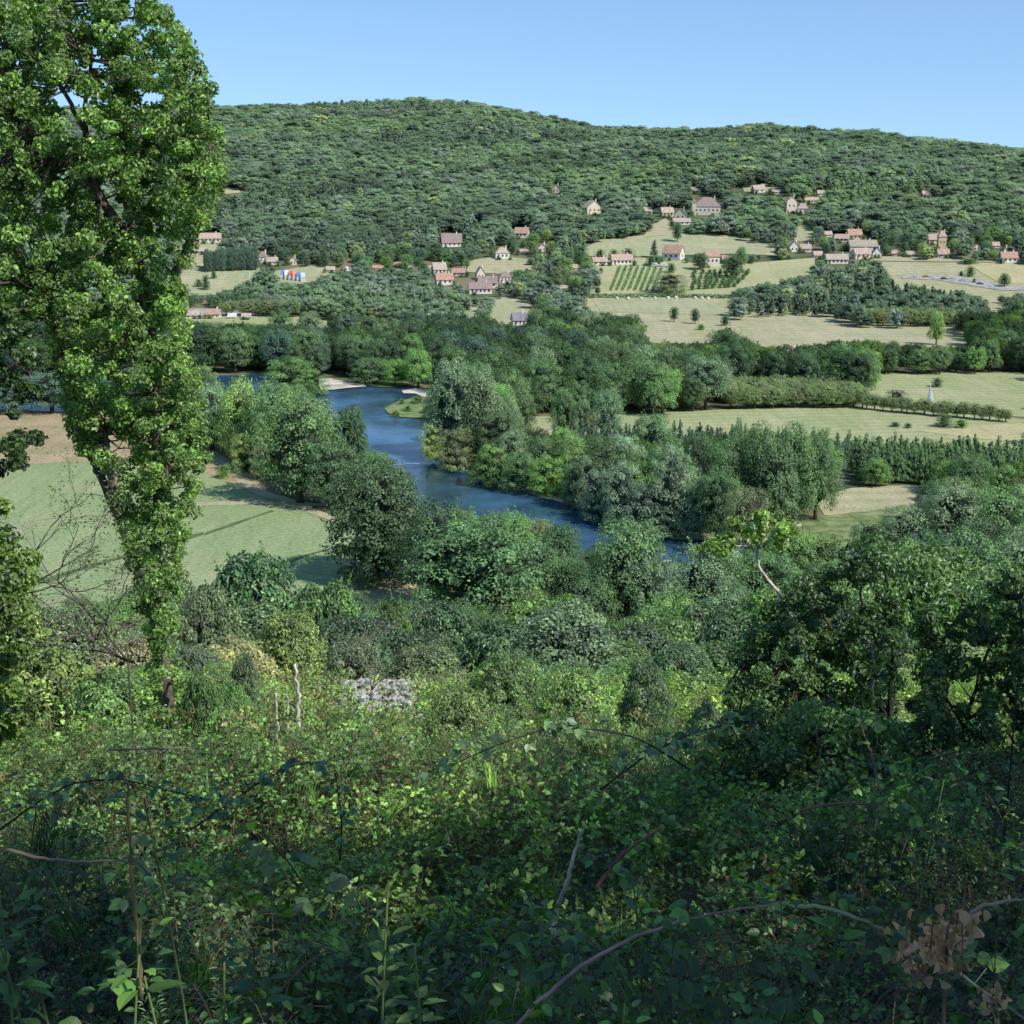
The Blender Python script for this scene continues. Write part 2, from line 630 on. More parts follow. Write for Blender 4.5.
# ------------------------------------------------------------------ ground sheet
def build_ground():
    az = np.concatenate([np.linspace(-180, -42, 24), np.linspace(-40, 40, 330), np.linspace(42, 180, 24)[:-1]])
    az = np.radians(az)
    rr = np.concatenate([[0.3], np.geomspace(.8, 230, 90), np.linspace(236, 900, 110), np.linspace(908, 2320, 150), np.geomspace(2350, 9000, 14)])
    A, D = np.meshgrid(az, rr)
    X, Y = np.sin(A) * D, np.cos(A) * D
    Z = gz(X, Y)
    far = D > 2600
    Z = np.where(far & (Y > 225), Z, Z)
    V = np.stack([X, Y, Z], -1).reshape(-1, 3)
    n, m = len(rr), len(az)
    i, j = np.meshgrid(np.arange(n - 1), np.arange(m), indexing='ij')
    a = i * m + j
    b = i * m + (j + 1) % m
    c = (i + 1) * m + (j + 1) % m
    d = (i + 1) * m + j
    F = np.stack([a, d, c, b], -1).reshape(-1, 4)
    mb = MB()
    mb.add(V, F)
    mat = noise_mat('meadow_ground', (.055, .08, .035), (.12, .135, .065), .06, c3=(.19, .17, .10), s3=.013)
    o = ob('ground', mb.mesh('ground', mat, True))
    tag(o, kind='structure')


build_ground()


def sheet(name, poly, mat, lift=.10, cell=None, dmin=215):
    """ground patch: pixel outline -> world, draped on the terrain"""
    P = []
    n = len(poly)
    for i in range(n):
        a, b = poly[i], poly[(i + 1) % n]
        k = max(1, int(math.hypot(b[0] - a[0], b[1] - a[1]) / 12))
        for j in range(k):
            t = j / k
            q = pix(a[0] + (b[0] - a[0]) * t, a[1] + (b[1] - a[1]) * t, dmin)
            P.append((q[0], q[1]))
    import bmesh
    bm = bmesh.new()
    vs = [bm.verts.new((p[0] + random.uniform(-.3, .3), p[1] + random.uniform(-.6, .6), 0)) for p in P]
    f = bm.faces.new(vs)
    bmesh.ops.triangulate(bm, faces=[f])
    ymin = min(p[1] for p in P)
    if max(p[1] for p in P) > 730:
        for _ in range(5):
            es = [e for e in bm.edges if e.calc_length() > 22]
            if not es:
                break
            bmesh.ops.subdivide_edges(bm, edges=es, cuts=1)
            bmesh.ops.triangulate(bm, faces=bm.faces[:])
    for v in bm.verts:
        d = math.hypot(v.co.x, v.co.y)
        v.co.z = float(gz(v.co.x, v.co.y)) + lift * (1 if d < 700 else 1 + (d - 700) / 220)
    bmesh.ops.recalc_face_normals(bm, faces=bm.faces[:])
    if sum(f.normal.z for f in bm.faces) < 0:
        bmesh.ops.reverse_faces(bm, faces=bm.faces[:])
    me = bpy.data.meshes.new(name)
    bm.to_mesh(me)
    bm.free()
    me.materials.append(mat)
    for p in me.polygons:
        p.use_smooth = True
    o = ob(name, me)
    tag(o, kind='structure')
    return o


def water_mat():
    t = NT('river_water')
    g = t.n('ShaderNodeNewGeometry').outputs['Position']
    b = t.n('ShaderNodeBsdfPrincipled')
    n1 = t.ramp(t.noise(.03, 4, g), [(.42, 0.), (.62, 1.)])
    t.l(t.mix(n1, (.022, .058, .085), (.06, .15, .26)), b.inputs['Base Color'])
    b.inputs['IOR'].default_value = 1.33
    b.inputs['Specular IOR Level'].default_value = .9
    rg = t.ramp(t.noise(.045, 4, g), [(.45, .05), (.58, .22)])
    t.l(rg, b.inputs['Roughness'])
    mp = t.n('ShaderNodeMapping')
    mp.inputs['Scale'].default_value = (.5, 1.0, 1)
    t.l(g, mp.inputs['Vector'])
    bp = t.n('ShaderNodeBump')
    bp.inputs['Strength'].default_value = .42
    bp.inputs['Distance'].default_value = .4
    w = t.n('ShaderNodeMath', operation='MULTIPLY')
    t.l(t.noise(.55, 4, mp.outputs[0], .6), w.inputs[0])
    t.l(t.ramp(t.noise(.02, 3, g), [(.4, .25), (.6, 1.)]), w.inputs[1])
    t.l(w.outputs[0], bp.inputs['Height'])
    t.l(bp.outputs[0], b.inputs['Normal'])
    return t.out(b.outputs[0])


M['water'] = water_mat()
M['crop'] = field_mat('green_crop', (.245, .31, .15), (.275, .34, .17), R(62), 2.6, .22, .02, (.31, .32, .18))
M['soil'] = field_mat('ploughed_soil', (.40, .31, .20), (.33, .26, .16), R(70), 2.5, .3, .04, (.25, .25, .12))
M['hay'] = field_mat('hay_meadow', (.33, .35, .20), (.39, .375, .235), R(80), 8, .3, .012, (.45, .39, .26))  # blue share raised to paint in distance haze
M['hay_green'] = field_mat('mown_field', (.315, .345, .175), (.355, .375, .20), R(84), 6.3, .34, .015, (.41, .39, .24))
M['straw'] = field_mat('straw_field', (.46, .42, .24), (.42, .38, .21), R(80), 3, .2, .02)
M['tan'] = field_mat('dry_meadow', (.42, .38, .25), (.37, .35, .21), R(85), 9, .28, .02, (.32, .34, .18))  # haze painted in through extra blue
M['path'] = noise_mat('dirt_path', (.44, .38, .26), (.32, .31, .17), .35)
M['gravel'] = noise_mat('river_gravel', (.55, .49, .40), (.68, .62, .53), .25, c3=(.40, .36, .28), s3=.12)
M['asphalt'] = noise_mat('gravel_yard', (.26, .25, .22), (.42, .40, .36), .2)
M['grass'] = noise_mat('bank_grass', (.17, .22, .09), (.27, .30, .15), .25, c3=(.12, .17, .06), s3=.3)
M['tram'] = noise_mat('wheel_track', (.08, .13, .04), (.11, .16, .06), .3)
M['vine_ground'] = field_mat('vineyard_ground', (.40, .38, .22), (.34, .35, .19), R(70), 4, .15, .03)  # extra blue here too, as painted haze

# valley sheets
sheet('river', [(-140, 380), (200, 376), (260, 374), (310, 382), (370, 386), (405, 385), (445, 392), (440, 415), (432, 432), (434, 452), (452, 464), (475, 475),
                (525, 488), (566, 503), (606, 518), (655, 532), (720, 537), (820, 541), (950, 560), (1150, 580), (1150, 622), (950, 612), (800, 606), (690, 592),
                (650, 588), (600, 578), (560, 565), (500, 545), (450, 530), (412, 508), (380, 470), (345, 440), (325, 425), (310, 412), (280, 400), (220, 404), (-140, 422)], M['water'], .05)
sheet('sandbank', [(312, 383), (318, 379.5), (330, 379), (345, 382), (362, 384.5), (366, 387), (350, 388.5), (330, 390.5), (316, 391)], M['gravel'], .3)
sheet('sandbank', [(402, 391), (415, 389.5), (440, 390), (446, 396), (425, 398), (416, 394), (404, 394)], M['gravel'], .3)
sheet('sandbank', [(640, 531), (660, 530), (700, 534), (716, 538), (700, 541), (672, 540), (650, 536)], M['gravel'], .3)
sheet('gravel_bar', [(528, 492), (545, 495), (563, 501), (563, 503), (545, 499), (528, 494)], M['gravel'], .25)
sheet('bank_grass', [(362, 382), (380, 381), (408, 382.5), (410, 386), (385, 388), (366, 386)], M['grass'], .35)
sheet('bank_grass', [(385, 409), (398, 402), (418, 398), (445, 399), (445, 414), (425, 419), (400, 418), (388, 414)], M['grass'], .35)
sheet('bank_grass', [(680, 536), (700, 532), (720, 533), (716, 538), (700, 538)], M['grass'], .4)

sheet('field', [(-120, 468), (0, 468), (80, 460), (190, 462), (240, 480), (300, 506), (345, 524), (375, 545), (385, 590), (360, 640), (-120, 640)], M['crop'], .08)
sheet('field', [(-100, 405), (60, 412), (110, 415), (200, 440), (232, 462), (262, 482), (250, 492), (190, 466), (60, 463), (-100, 472)], M['soil'], .12)
sheet('path', [(200, 452), (222, 460), (240, 470), (250, 482), (270, 492), (300, 502), (345, 522), (340, 527), (298, 508), (262, 497), (240, 486), (230, 472), (200, 458)], M['path'], .18)
sheet('path', [(195, 503), (260, 501), (330, 504), (330, 507), (260, 504.5), (195, 506)], M['path'], .14)
sheet('path', [(352, 612), (366, 596), (392, 580), (420, 574), (432, 584), (412, 612), (380, 625)], M['tan'], .2)
sheet('tram_line', [(205, 533), (236, 522), (270, 511), (274, 512), (238, 524), (205, 536)], M['tram'], .13)
sheet('tram_line', [(262, 569), (300, 557), (340, 545), (343, 546.5), (302, 559), (264, 572)], M['tram'], .13)
sheet('tram_line', [(-60, 610), (90, 565), (205, 532), (205, 535), (90, 569), (-60, 616)], M['tram'], .13)

sheet('field', [(470, 422), (520, 417), (640, 414), (760, 408), (870, 405), (1120, 428), (1120, 460), (960, 458), (840, 462), (760, 475), (640, 455), (540, 445)], M['hay_green'], .08)
sheet('field', [(850, 373), (1120, 373), (1120, 422), (960, 414), (900, 408), (850, 400)], M['hay_green'], .08)
sheet('field', [(915, 431), (965, 427), (1120, 419), (1120, 447), (1020, 443), (960, 437)], M['straw'], .16)
sheet('field', [(815, 500), (850, 488), (925, 485), (945, 495), (930, 512), (880, 520), (830, 526)], M['tan'], .1)
sheet('meadow', [(800, 515), (835, 515), (880, 510), (930, 505), (940, 515), (880, 545), (810, 550)], M['grass'], .14)

sheet('meadow', [(570, 294), (740, 295), (790, 312), (960, 318), (1000, 350), (640, 352), (575, 336)], M['tan'], .12)
sheet('meadow', [(590, 296), (730, 296), (722, 316), (600, 312)], M['hay'], .2)
sheet('vineyard_ground', [(596, 262), (640, 258), (730, 265), (815, 258), (815, 280), (745, 296), (590, 294)], M['vine_ground'], .12)
sheet('meadow', [(574, 254), (600, 240), (640, 236), (668, 230), (700, 233), (740, 236), (780, 246), (782, 256), (730, 254), (600, 258)], M['hay'], .12)
sheet('path', [(643, 238), (650, 226), (665, 219), (672, 224), (665, 236)], M['path'], .2)
sheet('meadow', [(150, 276), (200, 268), (262, 268), (262, 280), (215, 296), (150, 296)], M['hay'], .12)
sheet('meadow', [(150, 246), (214, 240), (222, 256), (200, 268), (150, 272)], M['tan'], .12)
sheet('meadow', [(268, 272), (322, 265), (334, 272), (310, 284), (268, 286)], M['hay'], .12)
sheet('field', [(100, 316), (250, 316), (345, 318), (402, 325), (392, 336), (100, 330)], M['hay_green'], .12)
sheet('yard', [(150, 308), (262, 310), (262, 318), (150, 318)], M['asphalt'], .15)
sheet('meadow', [(462, 262), (500, 256), (532, 260), (532, 270), (500, 274), (466, 272)], M['tan'], .12)
sheet('meadow', [(460, 304), (500, 296), (525, 297), (538, 306), (532, 316), (512, 326), (462, 328)], M['hay'], .12)
sheet('meadow', [(870, 258), (925, 259), (1120, 262), (1120, 296), (960, 304), (900, 290), (880, 272)], M['tan'], .12)
sheet('meadow', [(970, 266), (1120, 268), (1120, 286), (1000, 284)], M['straw'], .2)
sheet('yard', [(902, 276), (960, 276), (1010, 287), (1120, 291), (1120, 294), (1000, 291), (940, 281), (902, 279)], M['asphalt'], .25)
sheet('path', [(870, 257), (1000, 260), (1000, 263), (870, 262)], M['path'], .3)
sheet('meadow', [(792, 224), (814, 226), (812, 242), (794, 242)], M['hay'], .15)
sheet('meadow', [(984, 298), (1004, 302), (1000, 318), (988, 314)], M['hay'], .15)
sheet('rock_ledge', [(742, 186), (762, 184), (786, 187), (784, 192), (744, 192)], M['tan'], .1)
sheet('rock_ledge', [(218, 190), (238, 188), (240, 193), (222, 195)], M['tan'], .1)

# parts of the picture where open ground shows: nothing may stand in front of them
CLEAR = [
    [(334, 402), (374, 402), (374, 466), (425, 468), (434, 578), (410, 590), (330, 590), (328, 512), (336, 470)],
    [(-40, 440), (190, 446), (240, 470), (300, 500), (338, 524), (332, 572), (352, 604), (300, 604), (250, 574), (200, 580), (-40, 620)],
    [(20, 412), (100, 415), (215, 446), (215, 470), (20, 470)],
    [(374, 592), (400, 580), (410, 586), (404, 600), (386, 606)],
    [(308, 392), (330, 376), (372, 380), (408, 380), (436, 388), (436, 412), (428, 430), (428, 452), (444, 464), (474, 475), (524, 490), (566, 504), (604, 519), (652, 531), (700, 533),
     (708, 544), (690, 562), (672, 582), (662, 575), (650, 560), (625, 530), (600, 552), (590, 545), (545, 523), (500, 516), (440, 510), (420, 490), (400, 470), (372, 465), (372, 410), (336, 410)],
    [(216, 380), (250, 376), (300, 378), (296, 386), (255, 390), (225, 396)],
    [(512, 420), (550, 417), (640, 415), (740, 411), (870, 407), (905, 413), (1060, 431), (1060, 456), (845, 454), (835, 440), (745, 430), (690, 440), (650, 436), (545, 432)],
    [(862, 375), (1060, 375), (1060, 420), (960, 412), (900, 406), (866, 398)],
    [(834, 500), (856, 489), (920, 488), (918, 512), (880, 520), (850, 528), (830, 522)],
    [(586, 297), (733, 297), (727, 318), (717, 330), (712, 343), (655, 343), (640, 336), (640, 318), (590, 310)],
    [(722, 325), (780, 316), (845, 322), (840, 330), (955, 328), (970, 346), (930, 345), (890, 341), (840, 341), (760, 347), (740, 337)],
    [(604, 266), (625, 262), (720, 270), (775, 262), (812, 261), (808, 274), (764, 282), (734, 290), (724, 297), (600, 297)],
    [(582, 250), (608, 240), (650, 237), (668, 232), (692, 235), (735, 236), (742, 242), (768, 245), (776, 251), (768, 255), (730, 252), (600, 258)],
    [(646, 236), (652, 226), (665, 220), (668, 226), (660, 236)],
    [(182, 272), (205, 268), (258, 270), (255, 276), (235, 285), (215, 293), (182, 294)],
    [(182, 245), (212, 243), (216, 255), (200, 265), (182, 268)],
    [(276, 272), (320, 267), (331, 272), (310, 280), (276, 283)],
    [(186, 317), (300, 319), (396, 325), (384, 331), (340, 328), (186, 323)],
    [(186, 308), (215, 309), (252, 311), (252, 318), (186, 318)],
    [(470, 262), (500, 257), (526, 261), (528, 268), (500, 271), (472, 269)],
    [(490, 312), (500, 299), (520, 299), (534, 306), (530, 313), (512, 322), (490, 325)],
    [(468, 305), (479, 309), (472, 318), (466, 316)],
    [(880, 260), (925, 261), (1060, 266), (1060, 292), (1000, 294), (985, 298), (960, 290), (900, 283), (885, 271)],
    [(797, 225), (812, 227), (810, 241), (799, 241)],
    [(987, 300), (1001, 303), (998, 313), (991, 312)],
    [(725, 188), (745, 187), (784, 189), (784, 195), (744, 194)],
    [(218, 189), (239, 188), (240, 193), (222, 195)],
]

# ------------------------------------------------------------------ houses
WHITE, CREAM, STONE = (.78, .74, .67), (.68, .61, .49), (.54, .48, .39)
ORANGE, PINK, BROWN, SLATE, TAN = (.43, .28, .22), (.46, .35, .30), (.29, .23, .21), (.23, .23, .27), (.43, .37, .31)  # roof tones paled, with haze painted into them


def house(px, base, wpx, hpx, roof, wall, roofc, rz, label, name='house', depth=.7, chimney=True, wins=3, wallfrac=.5, tower=None, category='house'):
    x, y, z = pix(px, base)
    d = math.hypot(x, y)
    s = d / FPX
    W, Ht = wpx * s * .93, hpx * s * .93
    D = W * depth
    hw = Ht * wallfrac
    hr = Ht - hw
    e = empty(name, (x, y + D / 2, z), R(rz))
    tag(e, label, category, None)
    CLEAR.append([(px - wpx * .52, base + 1.5), (px - wpx * .52, base - hpx), (px + wpx * .52, base - hpx), (px + wpx * .52, base + 1.5)])
    LAND.append((x, y + D / 2, W))
    w2, d2 = W / 2, D / 2
    mb = MB()
    gf = roof == 'front'
    if roof == 'hip':
        mb.box(-w2, w2, -d2, d2, -2, hw)
    elif gf:
        v = [(-w2, -d2, -2), (w2, -d2, -2), (w2, -d2, hw), (0, -d2, hw + hr - .25), (-w2, -d2, hw)]
        v += [(a, d2, c) for a, _, c in v]
        mb.add(v, [(0, 1, 2, 3, 4), (9, 8, 7, 6, 5), (0, 5, 6, 1), (1, 6, 7, 2), (4, 9, 5, 0)])
    else:
        v = [(-w2, -d2, -2), (-w2, d2, -2), (-w2, d2, hw), (-w2, 0, hw + hr - .25), (-w2, -d2, hw)]
        v += [(w2, b, c) for _, b, c in v]
        mb.add(v, [(4, 3, 2, 1, 0), (5, 6, 7, 8, 9), (0, 5, 9, 4), (1, 2, 7, 6), (0, 1, 6, 5)])
    ob('wall', mb.mesh('wall', M['wall']), e, wall)
    o = .45
    mb = MB()
    th = .25
    if roof == 'hip':
        r = max(w2 - d2, w2 * .25)
        lo = [(-w2 - o, -d2 - o, hw), (w2 + o, -d2 - o, hw), (w2 + o, d2 + o, hw), (-w2 - o, d2 + o, hw), (-r, 0, hw + hr), (r, 0, hw + hr)]
        mb.add(lo, [(0, 1, 5, 4), (1, 2, 5), (2, 3, 4, 5), (3, 0, 4), (3, 2, 1, 0)])
    elif gf:
        dz = hr / w2 * o
        for sgn in (-1, 1):
            v = [(0, -d2 - o, hw + hr), (0, d2 + o, hw + hr), (sgn * (w2 + o), d2 + o, hw - dz), (sgn * (w2 + o), -d2 - o, hw - dz)]
            v += [(a, b, c - th) for a, b, c in v]
            mb.add(v, [(0, 1, 2, 3), (7, 6, 5, 4), (0, 3, 7, 4), (1, 5, 6, 2), (2, 6, 7, 3)])
    else:
        dz = hr / d2 * o
        for sgn in (-1, 1):
            v = [(-w2 - o, 0, hw + hr), (w2 + o, 0, hw + hr), (w2 + o, sgn * (d2 + o), hw - dz), (-w2 - o, sgn * (d2 + o), hw - dz)]
            v += [(a, b, c - th) for a, b, c in v]
            mb.add(v, [(0, 1, 2, 3), (7, 6, 5, 4), (0, 3, 7, 4), (1, 5, 6, 2), (2, 6, 7, 3)])
    rf = ob('roof', mb.mesh('roof', M['roof']), e, roofc)
    if chimney:
        mb = MB()
        cx = w2 * .55
        mb.box(cx - .4, cx + .4, -.35, .35, hw + hr * .45, hw + hr + 1.0)
        mb.box(cx - .48, cx + .48, -.43, .43, hw + hr + 1.0, hw + hr + 1.2)
        ob('chimney', mb.mesh('chimney', M['wall']), rf, wall)
    ww = min(.62, W * .06)
    wh = min(.75, hw * .25)
    for i in range(wins):
        cx = -w2 + W * (i + .75) / (wins + .5)
        mb = MB()
        mb.box(cx - ww, cx + ww, -d2 - .06, -d2 + .1, hw * .58 - wh, hw * .58 + wh)
        wo = ob('window', mb.mesh('window', M['glass']), e)
    for sgn in (-1, 1):
        mb = MB()
        mb.box(sgn * w2 - .08, sgn * w2 + .08, -ww, ww, hw * .58 - wh, hw * .58 + wh)
        ob('window', mb.mesh('window', M['glass']), e)
    mb = MB()
    cx = -w2 + W * .14
    mb.box(cx - .5, cx + .5, -d2 - .08, -d2 + .1, 0.0, min(2.1, hw * .8))
    ob('door', mb.mesh('door', M['plain']), e, (.16, .11, .08))
    if tower:
        tx, tw, thh, kind = tower
        mb = MB()
        mb.box(tx * w2 - tw, tx * w2 + tw, -d2 - tw * .6, -d2 + tw * 1.4, -2, thh)
        t = ob('tower', mb.mesh('tower', M['wall']), e, wall)
        mb = MB()
        q = tw + .35
        y0, y1 = -d2 - tw * .6 - .35, -d2 + tw * 1.4 + .35
        mb.add([(tx * w2 - q, y0, thh), (tx * w2 + q, y0, thh), (tx * w2 + q, y1, thh), (tx * w2 - q, y1, thh), (tx * w2, (y0 + y1) / 2, thh + tw * 2.2)],
               [(0, 1, 4), (1, 2, 4), (2, 3, 4), (3, 0, 4), (3, 2, 1, 0)])
        ob('spire', mb.mesh('spire', M['roof']), t, roofc)
    return e


HOUSES = [
    (451, 247, 21, 14, 'side', WHITE, BROWN, 10, 'white house under a tall brown-grey roof, alone at the wood edge above the hamlet'),
    (522, 238, 14, 11, 'side', WHITE, ORANGE, -12, 'small white house with orange tiled roof backed by dark woodland'),
    (502, 259, 15, 12, 'hip', WHITE, TAN, 8, 'square pale villa with low hipped tan roof standing above the dry terraced garden'),
    (542, 252, 9, 9, 'front', CREAM, TAN, 10, 'tiny cream gabled cottage right of the square pale villa'),
    (439, 275, 14, 13, 'side', CREAM, TAN, 18, 'pale house with tan roof, upper one of the pair at the hamlet edge'),
    (444, 285, 18, 12, 'side', WHITE, ORANGE, 12, 'white house under an orange roof just below the pale tan-roofed one'),
    (459, 276, 14, 8, 'side', CREAM, ORANGE, -5, 'low orange-roofed house half behind a grey shrub in the hamlet', ),
    (480, 280, 9, 14, 'front', CREAM, TAN, 20, 'narrow gabled house behind the dark-roofed barn'),
    (488, 288, 20, 12, 'side', WHITE, BROWN, -4, 'long barn with dark brown roof in the middle of the hamlet'),
    (480, 294, 24, 12, 'side', WHITE, BROWN, 5, 'long white farmhouse with brown roof, lowest building of the hamlet'),
    (505, 283, 13, 12, 'hip', WHITE, BROWN, 10, 'square white house with pyramid brown roof joined to the barn'),
    (519, 326, 15, 14, 'side', WHITE, SLATE, 15, 'small house with dark slate roof standing below the straw-coloured knoll'),
    (556, 193, 8, 9, 'front', STONE, PINK, 0, 'tiny pink-roofed house high up in the wood'),
    (592, 214, 17, 14, 'front', CREAM, TAN, 25, 'beige gabled stone house alone in the wood above the long meadow'),
    (667, 217, 13, 10, 'side', STONE, PINK, 15, 'small stone house with pink roof left of the big manor'),
    (681, 220, 12, 12, 'front', STONE, SLATE, -10, 'steep grey gabled house right beside the big manor'),
    (708, 215, 28, 18, 'hip', CREAM, BROWN, -8, 'large cream manor with high hipped brown roof, biggest house on the slope', ),
    (682, 225, 18, 7, 'side', WHITE, TAN, 3, 'low white building with flat-looking tan roof below the big manor'),
    (600, 265, 15, 8, 'side', WHITE, PINK, 4, 'low pink-roofed house at the top left of the vineyard, left half of the pair'),
    (622, 265, 22, 11, 'side', WHITE, PINK, 4, 'long white house with pink roof directly above the vineyard rows'),
    (674, 260, 20, 15, 'side', (.70, .67, .60), ORANGE, -28, 'white house with bright side gable and orange-brown roof below the long meadow'),
    (712, 267, 15, 17, 'side', (.66, .62, .55), ORANGE, 5, 'tall white house with orange roof between two round trees above the orchard'),
    (727, 262, 10, 7, 'side', STONE, PINK, 5, 'low pink-roofed outbuilding beside the tall white house'),
    (759, 193, 12, 8, 'side', WHITE, TAN, 10, 'pale house on the rock ledge high above the manor'),
    (775, 194, 9, 5, 'side', WHITE, TAN, -5, 'very low pale shed on the rock ledge'),
    (791, 212, 11, 16, 'front', CREAM, PINK, 10, 'tall narrow house with steep pink gable high on the right slope'),
    (803, 214, 11, 11, 'hip', CREAM, PINK, -6, 'small house with pyramid pink roof next to the steep pink gable'),
    (812, 203, 14, 6, 'side', CREAM, PINK, 0, 'low pink-roofed house just above the pyramid-roofed one'),
    (794, 252, 10, 11, 'front', WHITE, PINK, 5, 'white gabled house at the left end of the lower right village'),
    (806, 252, 11, 8, 'side', WHITE, PINK, -5, 'small white house with pink roof beside the white gabled one'),
    (843, 242, 14, 8, 'side', CREAM, PINK, -18, 'cream house with pink roof set askew above the pale-roofed farm'),
    (855, 240, 14, 11, 'side', (.60, .52, .38), ORANGE, 5, 'yellowish house with orange roof above the pale-roofed farm'),
    (864, 252, 28, 12, 'side', CREAM, (.36, .32, .26), 0, 'wide farm building with pale grey-beige roof'),
    (862, 259, 17, 11, 'side', CREAM, PINK, 12, 'cream house with pink roof in front of the wide pale-roofed farm'),
    (877, 258, 9, 11, 'front', (.68, .66, .60), SLATE, 0, 'white gable-fronted house at the right end of the wide farm'),
    (838, 264, 22, 10, 'side', WHITE, TAN, -4, 'long white house with tan roof, lowest of the right village'),
    (935, 244, 12, 10, 'side', CREAM, PINK, 0, 'low wing with pink roof beside the square yellow tower house'),
    (942, 249, 8, 18, 'hip', (.62, .50, .32), PINK, 0, 'square yellow tower house rising above the trees'),
    (944, 258, 11, 9, 'side', WHITE, PINK, -6, 'small pink-roofed house below the square yellow tower house'),
    (1010, 263, 16, 11, 'side', WHITE, ORANGE, 0, 'white house with orange roof at the right end of the dry meadow'),
    (1004, 262, 8, 15, 'front', CREAM, ORANGE, 10, 'steep gabled cream house left of the orange-roofed one by the dry meadow'),
    (209, 243, 22, 10, 'side', CREAM, PINK, 10, 'long stone house with pink roof above the left hand meadow'),
    (200, 254, 12, 6, 'side', CREAM, TAN, 8, 'low tan-roofed annex below the long stone house'),
    (263, 263, 9, 12, 'hip', WHITE, BROWN, 5, 'small turreted manor with steep brown roof beside the dark conifer block'),
    (272, 265, 11, 8, 'side', WHITE, TAN, 8, 'low white wing to the side of the small turreted manor'),
    (293, 265, 7, 9, 'front', CREAM, PINK, 8, 'narrow pink-gabled cottage above the striped tents'),
    (347, 271, 10, 7, 'front', WHITE, ORANGE, 10, 'white cottage with orange gable at the wood edge'),
    (378, 270, 11, 5, 'side', CREAM, ORANGE, 5, 'low orange-roofed house almost hidden by trees'),
    (431, 270, 6, 5, 'side', WHITE, TAN, 5, 'tiny pale shed at the left edge of the hamlet'),
    (192, 318, 14, 7, 'side', WHITE, TAN, 8, 'white campsite building with tan roof beside the tall tree'),
    (213, 318, 14, 9, 'side', WHITE, ORANGE, 0, 'white campsite building with orange roof next to the blue pool'),
    (232, 319, 8, 6, 'side', (.7, .7, .68), (.6, .6, .58), 0, 'small white pavilion with white roof at the campsite'),
    (246, 319, 9, 6, 'side', (.7, .7, .68), TAN, 6, 'small white pavilion with tan roof at the campsite'),
    (576, 270, 7, 6, 'side', WHITE, TAN, 8, 'tiny pale house half hidden below the left end of the long meadow'),
    (564, 290, 8, 5, 'side', CREAM, TAN, 5, 'pale shed between trees right of the hamlet'),
    (541, 324, 8, 5, 'side', CREAM, TAN, -8, 'pale shed right of the dark slate-roofed house'),
    (525, 254, 12, 5, 'side', CREAM, PINK, 4, 'long low wall-like annex right of the square pale villa'),
    (821, 196, 7, 6, 'side', WHITE, TAN, 4, 'tiny pale house high on the right slope'),
    (927, 197, 9, 6, 'side', CREAM, PINK, 6, 'small pink-roofed house alone high in the right hand forest'),
    (939, 196, 7, 5, 'side', CREAM, TAN, -6, 'tiny tan-roofed house beside the lone pink-roofed one in the forest'),
    (911, 257, 9, 6, 'side', WHITE, TAN, 3, 'small pale house at the tan track, left of the yellow tower house'),
    (897, 256, 10, 6, 'side', CREAM, PINK, -3, 'low pale house at the left end of the tan track'),
    (977, 250, 7, 6, 'front', WHITE, TAN, 3, 'tiny white gable between trees at the right'),
    (996, 248, 7, 6, 'side', CREAM, PINK, 3, 'tiny pink-roofed house behind trees at the right end'),
    (330, 272, 9, 6, 'side', WHITE, TAN, 10, 'pale house left of the white cottage with orange gable'),
    (413, 270, 9, 5, 'side', WHITE, TAN, 5, 'pale low house at the wood edge left of the hamlet'),
    (398, 267, 7, 5, 'side', CREAM, ORANGE, 5, 'tiny orange-roofed house at the wood edge left of the pale low one'),
    (818, 258, 9, 7, 'side', WHITE, PINK, 12, 'small white house between the white gabled house and the long lowest one'),
    (828, 237, 8, 6, 'side', CREAM, TAN, 10, 'small cream house above the askew pink-roofed one'),
    (648, 214, 9, 7, 'side', STONE, TAN, 8, 'stone barn with tan roof left of the houses by the big manor'),
    (696, 193, 10, 6, 'side', CREAM, TAN, -6, 'pale ruin-like building in the wood above the big manor'),
    (792, 357, 8, 9, 'front', CREAM, PINK, 20, 'small salmon house half hidden in the tree belt below the meadow'),
]
GARDEN = []
WINS = {16: 6, 9: 5, 8: 4, 32: 5, 41: 5, 35: 5, 19: 5, 0: 4}
for i, hs in enumerate(HOUSES):
    kw = {}
    if i == 16:
        kw = dict(tower=(-.95, 1.6, 10.5, 0), wallfrac=.48, name='manor_house')
    if i == 43:
        kw = dict(wallfrac=.5, name='manor_house')
    if i in (37, 25, 21):
        kw = dict(wallfrac=.68)
    if i in (0,):
        kw = dict(wallfrac=.35)
    house(*hs, wins=WINS.get(i, 2 if hs[2] < 13 else 3), chimney=hs[3] > 7, **kw)

for i, hs in enumerate(HOUSES):
    if hs[2] < 9:
        continue
    for sd in random.sample([-1, 1, .3, -.4], 2):
        bx_ = hs[0] + sd * hs[2] * .56
        x_, y_, z_ = pix(bx_, hs[1] + 1.2)
        s_ = math.hypot(x_, y_) / FPX
        GARDEN.append((x_, y_, random.uniform(3.5, 6.5) * s_ * (1 if abs(sd) == 1 else .7), random.uniform(4, 7) * s_, hs[6 + 1 - 0] if False else hs[7]))

# ------------------------------------------------------------------ small valley things
def wrld(px, py):
    x, y, z = pix(px, py)
    return x, y, z, math.hypot(x, y) / FPX


